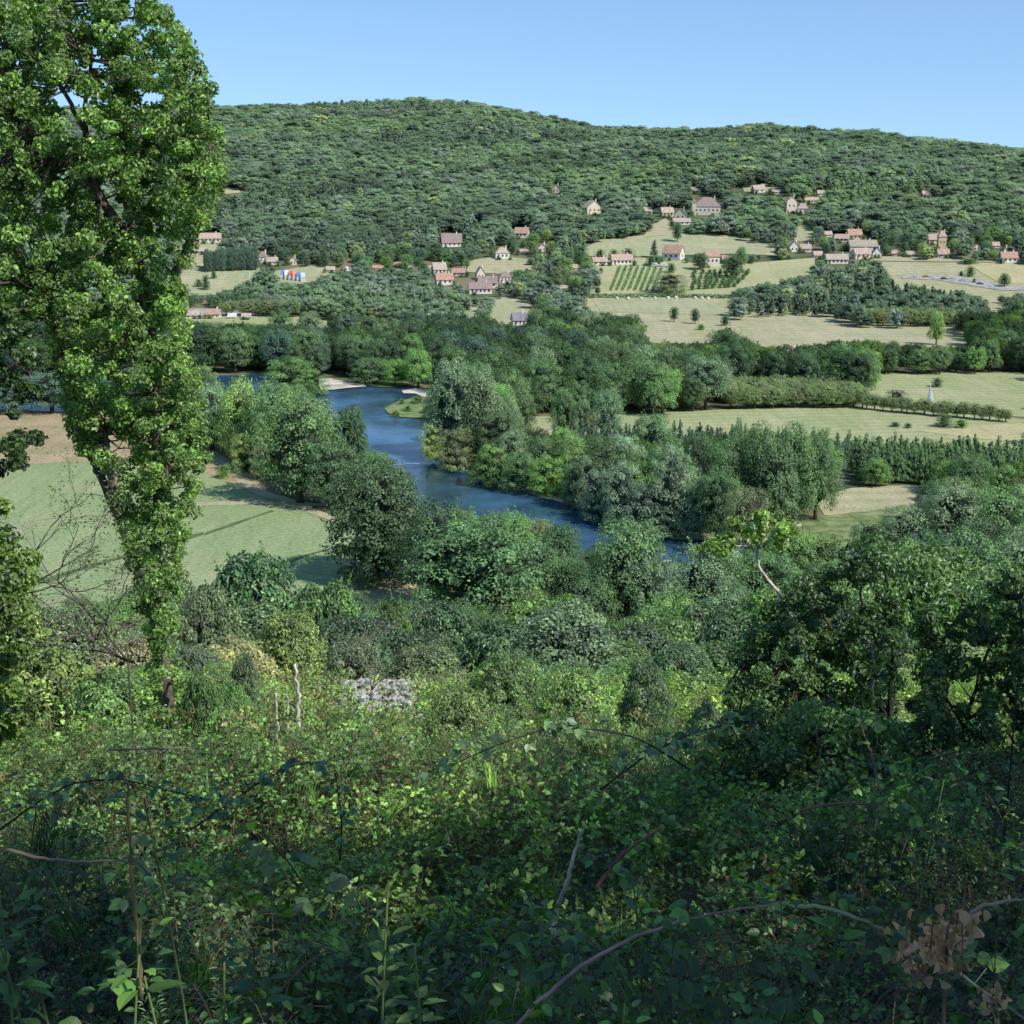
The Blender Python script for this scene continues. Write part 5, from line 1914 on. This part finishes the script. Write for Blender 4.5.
blob_tree('leafy_tree', 'darker leafy limb of a tree reaching in from the left picture edge', LEFT, [(16, 345, 9, 12), (2, 420, 8, 10), (30, 385, 6, 8)], 14.0, .8, 12, 46, 130, .06, (.060, .105, .028),
          [[(-70, 760, 14), (-60, 600, 12), (-50, 450, 9), (-40, 330, 7), (-30, 200, 4)], [(-52, 480, 6), (-20, 410, 4), (10, 370, 3), (30, 350, 2)], [(-50, 520, 6), (-14, 455, 4), (12, 440, 3), (28, 446, 1.5)]],
          (.13, .11, .09))
EDGE = [(-60, 500), (6, 505), (18, 530), (30, 560), (36, 600), (30, 640), (44, 690), (60, 730), (-60, 740)]
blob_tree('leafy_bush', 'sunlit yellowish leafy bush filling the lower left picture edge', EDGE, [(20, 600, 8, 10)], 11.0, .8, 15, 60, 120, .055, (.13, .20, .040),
          [[(-20, 790, 6), (-24, 700, 5), (-18, 600, 4), (0, 540, 2)]], (.16, .13, .10), cat='bush', twig=False)

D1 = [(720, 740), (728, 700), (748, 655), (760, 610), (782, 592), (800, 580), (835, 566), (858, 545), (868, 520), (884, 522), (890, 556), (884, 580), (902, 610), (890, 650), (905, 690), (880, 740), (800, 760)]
blob_tree('shaded_shrub', 'dark shaded shrub with upright stems right of the white bent branch', D1, [(870, 640, 16, 14), (838, 625, 14, 16), (812, 690, 12, 12), (862, 600, 8, 9), (776, 670, 9, 10), (845, 680, 12, 10)], 13.0, .9, 12, 260, 110, .046, (.085, .155, .048),  # leaf colours of the shaded shrubs darkened to paint in shade
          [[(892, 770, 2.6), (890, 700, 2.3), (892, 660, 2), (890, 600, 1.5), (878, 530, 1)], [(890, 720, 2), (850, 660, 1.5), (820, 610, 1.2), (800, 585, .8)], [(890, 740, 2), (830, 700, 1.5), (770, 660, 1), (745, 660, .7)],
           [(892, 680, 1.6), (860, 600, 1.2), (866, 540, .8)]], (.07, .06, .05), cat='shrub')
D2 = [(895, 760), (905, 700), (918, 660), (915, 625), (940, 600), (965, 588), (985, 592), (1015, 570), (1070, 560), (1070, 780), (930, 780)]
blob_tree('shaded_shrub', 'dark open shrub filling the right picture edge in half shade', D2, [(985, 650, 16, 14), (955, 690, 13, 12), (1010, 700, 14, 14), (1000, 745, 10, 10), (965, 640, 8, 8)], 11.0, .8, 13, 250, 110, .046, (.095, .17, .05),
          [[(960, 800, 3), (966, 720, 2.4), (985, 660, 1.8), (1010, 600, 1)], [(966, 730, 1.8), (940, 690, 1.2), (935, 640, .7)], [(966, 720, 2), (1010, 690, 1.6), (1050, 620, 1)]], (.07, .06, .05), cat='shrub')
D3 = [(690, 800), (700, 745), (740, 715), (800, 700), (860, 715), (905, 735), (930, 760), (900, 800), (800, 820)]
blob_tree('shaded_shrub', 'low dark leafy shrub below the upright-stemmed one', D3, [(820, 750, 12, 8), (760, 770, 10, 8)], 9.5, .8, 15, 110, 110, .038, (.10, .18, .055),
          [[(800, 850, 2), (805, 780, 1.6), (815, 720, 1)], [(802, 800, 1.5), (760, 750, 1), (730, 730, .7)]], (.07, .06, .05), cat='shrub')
BR = [(690, 560), (705, 540), (728, 528), (745, 508), (775, 512), (795, 530), (788, 552), (770, 556), (755, 545), (735, 552), (715, 552), (700, 560)]
blob_tree('bent_branch', 'pale bent branch with sparse yellow green leaves standing free before the river', BR, [], 13.9, .3, 10, 26, 55, .055, (.26, .38, .10),
          [[(808, 650, 2), (778, 592, 1.9), (766, 578, 1.8), (758, 566, 1.6), (757, 552, 1.5), (761, 538, 1.2), (768, 522, .8)], [(757, 552, 1.8), (748, 546, 1.3), (735, 546, 1), (700, 556, .7)],
           [(761, 538, 1.2), (748, 520, .8)], [(758, 545, 1), (780, 530, .7)]], (.62, .58, .52), cat='branch', twig=False)


# bare twiggy shrub ---------------------------------------------------
def bare_shrub(name, label, root, Y, arms, depth, seed, colr, r0=.02, leafc=None, spread=.55):
    rg = np.random.default_rng(seed)
    b = at(root[0], root[1], Y)
    g = float(gz(b[0], b[1]))
    org = np.array([b[0], b[1], g])
    e = empty(name, tuple(org))
    tag(e, label, 'shrub')
    mb = MB()
    tips = []

    def grow(p, ang, L, r, dep, dy):
        pts = [p]
        a = ang
        for k in range(6):
            a += rg.normal() * .16 + (.05 if math.cos(a) < 0 else -.05)
            p = p + np.array([math.cos(a) * L / 6, dy * L / 6, math.sin(a) * L / 6])
            pts.append(p)
        mb.tube(np.array(pts), np.linspace(r, r * .45, 7), 5)
        tips.extend(pts[2:])
        if dep > 0:
            for k in range(3):
                q = pts[2 + k * 2 if 2 + k * 2 < 7 else 6]
                grow(q, a + rg.choice([-1, 1]) * rg.uniform(.25, spread * 1.7), L * rg.uniform(.5, .75), r * .55, dep - 1, dy + rg.normal() * .3)

    st = b - org
    mb.tube([(0, 0, -.2), tuple(st)], [r0 * 1.3, r0], 6)
    for a, L in arms:
        grow(st.copy(), a, L, r0, depth, rg.normal() * .2)
    ob('branches', mb.mesh('branches', M['bark'], True), e, colr)
    if leafc:
        T_ = np.array(tips)
        k = rg.integers(0, len(T_), len(T_) * 2)
        mb = MB()
        mb.leaves(T_[k] + rg.normal(size=(len(k), 3)) * .03, rg.normal(size=(len(k), 3)) + (0, 0, .8), rg.uniform(.015, .035, len(k)), rng=rg)
        ob('leaves', mb.mesh('leaves', M['leaf_near']), e, leafc)
    return e


bare_shrub('bare_shrub', 'nearly leafless dark twigs arching left beside the ivy-clad trunk', (128, 662), 12.0, [(2.55, .95), (2.15, 1.0), (2.9, .9)], 3, 4, (.09, .075, .065), .009, (.10, .14, .05))
bare_shrub('bare_shrub', 'thin grey twigs rising from the lower left over the crop field', (10, 600), 12.5, [(1.2, .9), (.7, 1.0), (1.7, .8), (.3, .8)], 3, 9, (.13, .115, .10), .010, (.12, .15, .06))
bare_shrub('bare_shrub', 'leafless grey scrub above the rubble patch', (372, 690), 22.0, [(1.2, .9), (1.9, 1.1), (.6, .9)], 3, 12, (.22, .19, .17), .012)
bare_shrub('bare_shrub', 'leafless pinkish grey scrub behind the ivy-clad trunk', (95, 640), 26.0, [(1.2, 1.6), (1.9, 1.6), (.6, 1.3), (2.5, 1.3)], 3, 15, (.20, .15, .14), .02)


# bleached stems -------------------------------------------------------
def stick(name, label, pts, Y, r, colr, cat='stem', grp=None, leaves=0, leafc=(.08, .15, .03), leaf=.05, dY=None, toground=False, sides=7):
    """stem through picture points standing at depth Y; optional trefoil leaves along it"""
    P_ = np.array([at(p[0], p[1], Y + (dY[i] if dY else 0)) for i, p in enumerate(pts)])
    if toground:
        g0 = P_[0].copy()
        g0[2] = float(gz(g0[0], g0[1])) - .1
        P_ = np.concatenate([[g0], P_])
    org = P_[0].copy()
    m = len(P_)
    tt = np.linspace(0, m - 1, m * 5)
    Q = np.stack([np.interp(tt, range(m), P_[:, i]) for i in range(3)], 1)
    K = np.array([.25, .5, .25])
    for _ in range(3):
        Q[1:-1] = Q[:-2] * .25 + Q[1:-1] * .5 + Q[2:] * .25
    Q = Q - org + RNG.normal(size=Q.shape) * r * .25
    e = empty(name, tuple(org))
    tag(e, label, cat, grp)
    mb = MB()
    mb.tube(Q, np.linspace(r, r * .5, len(Q)), sides)
    ob('stalk', mb.mesh('stalk', M['bark'], True), e, colr)
    if leaves:
        mb = MB()
        PP, NN, AA, SS = [], [], [], []
        for k in range(leaves):
            q = Q[int(RNG.integers(2, len(Q)))]
            a = RNG.uniform(0, 6.28)
            d_ = np.array([math.cos(a), math.sin(a) * .7, RNG.uniform(-.3, .5)])
            c = q + d_ * leaf * 1.1
            mb.tube([q, c], [.0012, .0008], 3, tv=.4)
            nn = np.array([RNG.normal() * .4, -.4 + RNG.normal() * .3, 1.])
            for off in (0, 1.2, -1.2):
                dr = np.array([d_[0] * math.cos(off) - d_[1] * math.sin(off), d_[0] * math.sin(off) + d_[1] * math.cos(off), d_[2] - .1])
                PP.append(c + dr * leaf * .5)
                NN.append(nn + RNG.normal(size=3) * .25)
                AA.append(dr)
                SS.append(leaf * RNG.uniform(.8, 1.15) * (1 if off == 0 else .8))
        mb.fine_leaves(PP, np.array(NN), np.array(SS), .72, RNG.random(len(PP)), np.array(AA))
        ob('leaves', mb.mesh('leaves', M['leaf_near']), e, leafc)
    return e


PALE = (.66, .62, .54)
stick('dead_stem', 'taller of the bleached bare stems, standing in the dry scrub', [(300, 742), (298, 705), (298, 685), (294, 664)], 14, .030, PALE, toground=True)
stick('dead_stem', 'bleached bare stem lowest and leftmost of the three thin ones', [(276, 762), (277, 730), (276, 692)], 12.5, .020, PALE, toground=True)
stick('dead_stem', 'thinnest short bleached stem between the other two', [(287, 735), (288, 700), (286, 694)], 13.5, .013, PALE, toground=True)
stick('dead_stem', 'dark budded stalk rising at the right picture edge', [(1022, 640), (1020, 600), (1012, 580), (1004, 566)], 7, .0045, (.04, .035, .03), leaves=5, leafc=(.03, .035, .02), leaf=.03, toground=True)
stick('dead_stem', 'grey bare stem in the upper middle of the dark shrub', [(872, 700), (874, 655), (868, 640)], 12.6, .018, (.3, .3, .32), toground=True)
stick('bramble_cane', 'long pinkish bramble cane arching up from the bottom middle', [(500, 1045), (540, 1000), (585, 962), (640, 934), (705, 914), (780, 903)], 2.7, .0058, (.50, .33, .27), 'bramble', leaves=9, leafc=(.08, .17, .03), leaf=.045, dY=[0, .05, .12, .2, .28, .32])
stick('bramble_cane', 'long green bramble cane running down to the right bottom corner', [(780, 903), (830, 908), (880, 928), (925, 950), (975, 985), (1040, 1030)], 2.9, .0055, (.45, .46, .24), 'bramble', leaves=8, leafc=(.07, .14, .03), leaf=.05, dY=[.1, .08, 0, -.1, -.2, -.3])
stick('dead_stem', 'pale crooked dry stick standing in the middle of the brambles', [(553, 938), (556, 912), (566, 886), (574, 855), (582, 828)], 3.9, .0085, (.62, .54, .44))
stick('bramble_cane', 'short reddish cane right of the pale crooked stick', [(596, 888), (612, 866), (632, 846), (665, 826)], 3.8, .006, (.34, .16, .12), 'bramble', leaves=4)
stick('tall_weed', 'upright brown stalk with large drooping leaves at the left', [(142, 1000), (138, 940), (133, 890), (129, 830), (128, 782)], 2.7, .0055, (.26, .20, .10), 'weed', leaves=7, leafc=(.10, .18, .05), leaf=.036)
stick('dead_stem', 'thin straw-coloured twig lying level at the left, touching the brown stalk', [(6, 850), (40, 858), (80, 862), (126, 860)], 2.7, .0042, (.36, .29, .19))
stick('dead_stem', 'reddish twig crossing in front of the ivy-clad trunk base', [(110, 750), (150, 748), (195, 748)], 6, .006, (.34, .22, .2))
stick('dark_cane', 'dark leafy cane arching over the sunny scrub at the left', [(0, 830), (40, 800), (75, 782), (120, 778), (165, 790), (210, 800)], 3.6, 0.0033, (.05, .04, .035), 'bramble', leaves=26, leafc=(.12, .20, .08), leaf=.028, dY=[0, 0, .1, .2, .25, .3])
stick('dark_cane', 'dark leafy cane leaning right at the edge of the shade', [(190, 830), (225, 806), (260, 782), (290, 766), (318, 762)], 3.8, 0.0028, (.05, .04, .035), 'bramble', leaves=20, leafc=(.12, .20, .08), leaf=.028)
stick('dark_cane', 'upright dark leafy shoot in front of the sunny scrub', [(340, 860), (342, 820), (338, 790), (334, 766)], 4.0, 0.0028, (.05, .04, .035), 'bramble', leaves=14, leafc=(.12, .20, .08), leaf=.028)
stick('dark_cane', 'long dark branch crossing from the shade towards the rubble', [(690, 770), (640, 738), (590, 728), (545, 728), (500, 744), (440, 770)], 5.5, 0.0044, (.05, .04, .035), 'bramble', leaves=30, leafc=(.12, .20, .08), leaf=.05)
stick('dark_cane', 'dark branch rising to the right through the shade', [(600, 790), (650, 752), (700, 730), (750, 720)], 6.0, 0.0050, (.05, .04, .035), 'bramble', leaves=26, leafc=(.12, .20, .08), leaf=.055)
stick('dark_cane', 'slanting dark twig in the shaded left half', [(262, 830), (285, 858), (305, 885), (330, 905)], 3.2, 0.0028, (.06, .05, .05), 'bramble', leaves=8, leafc=(.07, .12, .045))
stick('bramble_cane', 'reddish cane lying level in the shaded right half', [(800, 810), (845, 802), (880, 806), (910, 812)], 4.4, .005, (.34, .18, .14), 'bramble', leaves=6)
stick('bramble_cane', 'leaning brown cane below the low dark shrub', [(880, 790), (872, 755), (860, 725)], 5.2, .006, (.34, .25, .16), 'bramble', leaves=5)
stick('dead_stem', 'pale curled stalk beside the dried brown leaves', [(962, 925), (975, 908), (1000, 902), (1030, 898)], 2.4, .005, (.45, .36, .27))


# leafy seedlings -------------------------------------------------------
def plant(name, label, px, base, top, Y, leaf, n, colr, width=.5, cat='plant', droop=.25):
    b, t_ = at(px, base, Y), at(px, top, Y)
    g = float(gz(b[0], b[1]))
    org = np.array([b[0], b[1], g])
    e = empty(name, tuple(org))
    tag(e, label, cat)
    Ht = t_[2] - g
    lean = RNG.normal(size=2) * .08
    S = np.array([(lean[0] * u * u, lean[1] * u * u, Ht * u) for u in np.linspace(0, 1, 9)])
    mb = MB()
    mb.tube(S, np.linspace(.005, .002, 9), 6)
    ob('stem', mb.mesh('stem', M['bark'], True), e, (.14, .20, .06))
    mb = MB()
    PP, NN, AA, SS = [], [], [], []
    vis_ = max((b[2] - g) / Ht, .1)
    for k in range(n):
        u = vis_ + (1 - vis_) * (k + .5) / n
        q = np.array([np.interp(u, np.linspace(0, 1, 9), S[:, i]) for i in range(3)])
        a = k * 2.4 + RNG.uniform(-.3, .3)
        d_ = np.array([math.cos(a), math.sin(a), RNG.uniform(-droop, .35)])
        PP.append(q + d_ * leaf * .62)
        AA.append(d_)
        NN.append(np.array([-d_[0] * .35, -d_[1] * .35, 1.0]) + RNG.normal(size=3) * .2)
        SS.append(leaf * RNG.uniform(.7, 1.1) * (1 - .4 * (u > .9)))
    mb.fine_leaves(PP, np.array(NN), np.array(SS) * .85, width, RNG.random(len(PP)), np.array(AA), .12)
    ob('leaves', mb.mesh('leaves', M['leaf_near']), e, colr)
    return e


plant('seedling', 'bright broad-leaved seedling in the bottom left corner, the one with sunlit top leaves', 62, 1000, 912, 2.3, .085, 22, (.10, .20, .035))
plant('seedling', 'leafy seedling at the very left edge below the level twig', 12, 1010, 930, 2.2, .08, 18, (.09, .18, .035))
plant('seedling', 'low broad-leaved seedling at the bottom, left of the feathery weed', 98, 1040, 965, 2.1, .08, 20, (.095, .19, .035))
plant('seedling', 'seedling with long pointed leaves reaching up above the level twig', 72, 930, 870, 2.6, .09, 10, (.07, .14, .04))
plant('seedling', 'dark narrow-leaved seedling right of the brown stalk', 192, 880, 802, 3.0, .085, 20, (.055, .11, .045), width=.36)
plant('seedling', 'shaded seedling with one pale hanging leaf in the lower left', 240, 990, 930, 2.5, .085, 14, (.065, .13, .04))
plant('feathery_weed', 'feathery upright green weed at the bottom left', 212, 1030, 925, 2.4, .035, 90, (.12, .22, .08), width=.22, cat='weed')
plant('feathery_weed', 'shorter feathery weed beside the taller one', 196, 1040, 968, 2.35, .033, 60, (.12, .21, .08), width=.22, cat='weed')
plant('seedling', 'upright seedling with olive leaves left of the bottom middle', 372, 1020, 880, 2.8, .06, 34, (.09, .15, .035), width=.4)
plant('seedling', 'slender seedling just right of the olive-leaved one', 428, 1030, 930, 2.7, .06, 24, (.08, .15, .035), width=.42)
plant('seedling', 'leafy seedling below the arching pink cane', 615, 1020, 955, 2.5, .06, 18, (.09, .18, .035))
plant('seedling', 'bright seedling at the bottom between cane and dried leaves', 715, 1040, 975, 2.3, .06, 20, (.11, .22, .035))
plant('seedling', 'small seedling with rounded leaves under the middle of the canes', 795, 950, 890, 2.9, .065, 12, (.08, .17, .03), width=.65)
plant('seedling', 'broad leaf shoot beside the place where the two canes meet', 842, 960, 880, 2.9, .075, 10, (.08, .17, .03), width=.6)
plant('seedling', 'tall grassy-leaved shoot at the right, above the dried leaves', 905, 880, 790, 3.6, .07, 18, (.07, .13, .035), width=.3)
plant('seedling', 'bright leaf shoot at the right picture edge above the dried leaves', 1016, 900, 845, 2.9, .075, 10, (.11, .22, .035), width=.6)
plant('seedling', 'big rounded leaves at the very bottom right of the middle', 755, 1045, 1000, 2.2, .07, 12, (.08, .17, .035), width=.7)
plant('seedling', 'shaded shoot in the middle with pale tip leaves', 656, 890, 840, 3.4, .05, 14, (.09, .19, .035), width=.5)

# dried leaves
b = at(945, 960, 2.35)
g = float(gz(b[0], b[1]))
e = empty('dried_leaf_cluster', (b[0], b[1], g))
tag(e, 'cluster of withered brown curled leaves hanging near the bottom right corner', 'dried leaves')
mb = MB()
PP = []
for k in range(9):
    q = at(random.uniform(885, 1010), random.uniform(920, 1005), 2.3 + random.uniform(-.1, .15)) - np.array([b[0], b[1], g])
    mb.tube([q + np.array([0, 0, .06]), q, q + RNG.normal(size=3) * .05], [.002, .0015, .001], 4)
    PP += [q + RNG.normal(size=3) * .018 for _ in range(22)]
mb.tube([(0, 0, 0), (.02, 0, (b[2] - g) * .6), (0, 0, b[2] - g + .05)], [.006, .005, .003], 6)
ob('stalk', mb.mesh('stalk', M['bark'], True), e, (.25, .17, .11))
PP = np.array(PP)
mb = MB()
mb.leaves(PP, RNG.normal(size=PP.shape), RNG.uniform(.012, .028, len(PP)), width=.75, fold=.3, along=RNG.normal(size=PP.shape) * .5 + np.array([0, 0, -1]))
M['dead'] = foliage_mat('withered_leaf', trans=.2, gloss=.02, lo=.5, hi=1.5)
ob('leaves', mb.mesh('leaves', M['dead']), e, (.56, .35, .22))


# ------------------------------------------------------------------ oaks beside the viewpoint that throw the dappled shade
def shade_tree(label, trunk_xy, regions, seed, per=330):
    rg = np.random.default_rng(seed)
    tx_, ty_ = trunk_xy
    g = float(gz(tx_, ty_))
    org = np.array([tx_, ty_, g])
    C = []
    sv = np.array([SUNV[0] / SUNV[2], SUNV[1] / SUNV[2], 1.0])
    for (x0, x1, y0, y1, n, hmin, hmax) in regions:
        for _ in range(n):
            sx_, sy_ = rg.uniform(x0, x1), rg.uniform(y0, y1)
            s0 = np.array([sx_, sy_, float(gz(sx_, sy_)) + .6])
            c = s0 + sv * rg.uniform(hmin, hmax)
            fx, fy = proj(c[0], c[1], c[2])
            if c[1] > .3 and -120 < float(fx) < 1144 and -140 < float(fy):
                continue
            C.append(c)
    C = np.array(C) - org
    e = empty('oak_tree', tuple(org))
    tag(e, label, 'tree')
    n = len(C) * per
    ci = rg.integers(0, len(C), n)
    dr = rg.normal(size=(n, 3))
    dr /= np.linalg.norm(dr, axis=1)[:, None]
    P_ = C[ci] + dr * (rg.uniform(.18, .58, len(C))[ci] * rg.uniform(.2, 1, n) ** .5)[:, None] * np.array([1, 1, .6])
    mb = MB()
    mb.leaves(P_, rg.normal(size=(n, 3)) + (0, 0, .9), rg.uniform(.06, .11, n), width=.6, rng=rg)
    ob('crown', mb.mesh('crown', M['leaf_near']), e, (.06, .115, .03))
    top = C.mean(0)
    mb = MB()
    k1 = np.array([0, 0, top[2] * .45])
    mb.tube([(0, 0, -.3), (0, 0, .5), tuple(k1), tuple(np.array([top[0] * .5, top[1] * .5, top[2]]))], [.32, .24, .2, .08], 10)
    ob('trunk', mb.mesh('trunk', M['bark'], True), e, (.16, .13, .11))
    mb = MB()
    for c in C[::3]:
        a_ = k1 + (np.array([top[0] * .5, top[1] * .5, top[2]]) - k1) * rg.random()
        mb.tube([a_, (a_ + c) / 2 + (0, 0, .4), c], [.05, .03, .01], 5)
    ob('limbs', mb.mesh('limbs', M['bark'], True), e, (.16, .13, .11))


SUNV = np.array([.56, -.42, .72]) / np.linalg.norm([.56, -.42, .72])
shade_tree('leafy oak beside the viewpoint whose crown shades the brambles', (5.2, -2.2),
           [(-2.8, 3.8, .6, 5.0, 105, 4.5, 9.0), (-3.0, 5, 4.4, 7.6, 74, 6.5, 9.5), (-8, 1, -8, 1, 60, 3.5, 7.0), (-5, 5, -6, 2.2, 110, 3.0, 6.0), (-.4, 4.5, 7.2, 10.5, 40, 7.0, 10.5)], 3)  # clumps above and behind the camera are added, unseen, to block sky light
shade_tree('leafy oak down the slope at the right, shading the dark shrubs', (15.5, 5.5),
           [(2.2, 7.0, 8.5, 14.5, 70, 8.0, 12.0), (1.0, 5, 6.5, 10, 34, 8, 11)], 8)

# ------------------------------------------------------------------ light, sky, camera
SUN = Vector((.56, -.42, .72)).normalized()
el = math.asin(SUN.z)
azs = math.atan2(SUN.x, SUN.y)
w = bpy.data.worlds.new('World')
SC.world = w
w.use_nodes = True
wt = w.node_tree
wt.nodes.clear()
sky = wt.nodes.new('ShaderNodeTexSky')
sky.sky_type = 'NISHITA'
sky.sun_disc = False
sky.sun_elevation = el
sky.sun_rotation = azs
sky.altitude = 300
sky.air_density = 1.1
sky.dust_density = .0
sky.ozone_density = 2.5
bg = wt.nodes.new('ShaderNodeBackground')
bg.inputs[1].default_value = .15
wo = wt.nodes.new('ShaderNodeOutputWorld')
tc = wt.nodes.new('ShaderNodeTexCoord')
va = wt.nodes.new('ShaderNodeVectorMath')
va.operation = 'ADD'
va.inputs[1].default_value = (0, 0, .13)
wt.links.new(tc.outputs['Generated'], va.inputs[0])
vn = wt.nodes.new('ShaderNodeVectorMath')
vn.operation = 'NORMALIZE'
wt.links.new(va.outputs[0], vn.inputs[0])
wt.links.new(vn.outputs[0], sky.inputs['Vector'])
mx = wt.nodes.new('ShaderNodeMix')
mx.data_type = 'RGBA'
mx.blend_type = 'MULTIPLY'
mx.inputs[0].default_value = 1
mx.inputs[7].default_value = (.97, 1.08, 1.17, 1)
wt.links.new(sky.outputs[0], mx.inputs[6])
wt.links.new(mx.outputs[2], bg.inputs[0])
wt.links.new(bg.outputs[0], wo.inputs[0])
L = bpy.data.lights.new('sun', 'SUN')
L.energy = 5.0
L.angle = R(.53)
L.color = (1, .955, .87)
lo = bpy.data.objects.new('sun', L)
lo.rotation_euler = SUN.to_track_quat('Z', 'Y').to_euler()
link(lo)

cam = bpy.data.cameras.new('camera')
cam.sensor_width = 36
cam.lens = 36 * FPX / 1024
cam.clip_start = .05
cam.clip_end = 20000
co = bpy.data.objects.new('camera', cam)
co.location = (0, 0, EYE)
co.rotation_euler = (R(90) - PITCH, 0, 0)
link(co)
SC.camera = co

SC.view_settings.view_transform = 'Standard'
SC.view_settings.look = 'None'
SC.view_settings.exposure = 0
SC.cycles.max_bounces = 5
SC.cycles.diffuse_bounces = 3
SC.cycles.transmission_bounces = 4
SC.cycles.transparent_max_bounces = 8
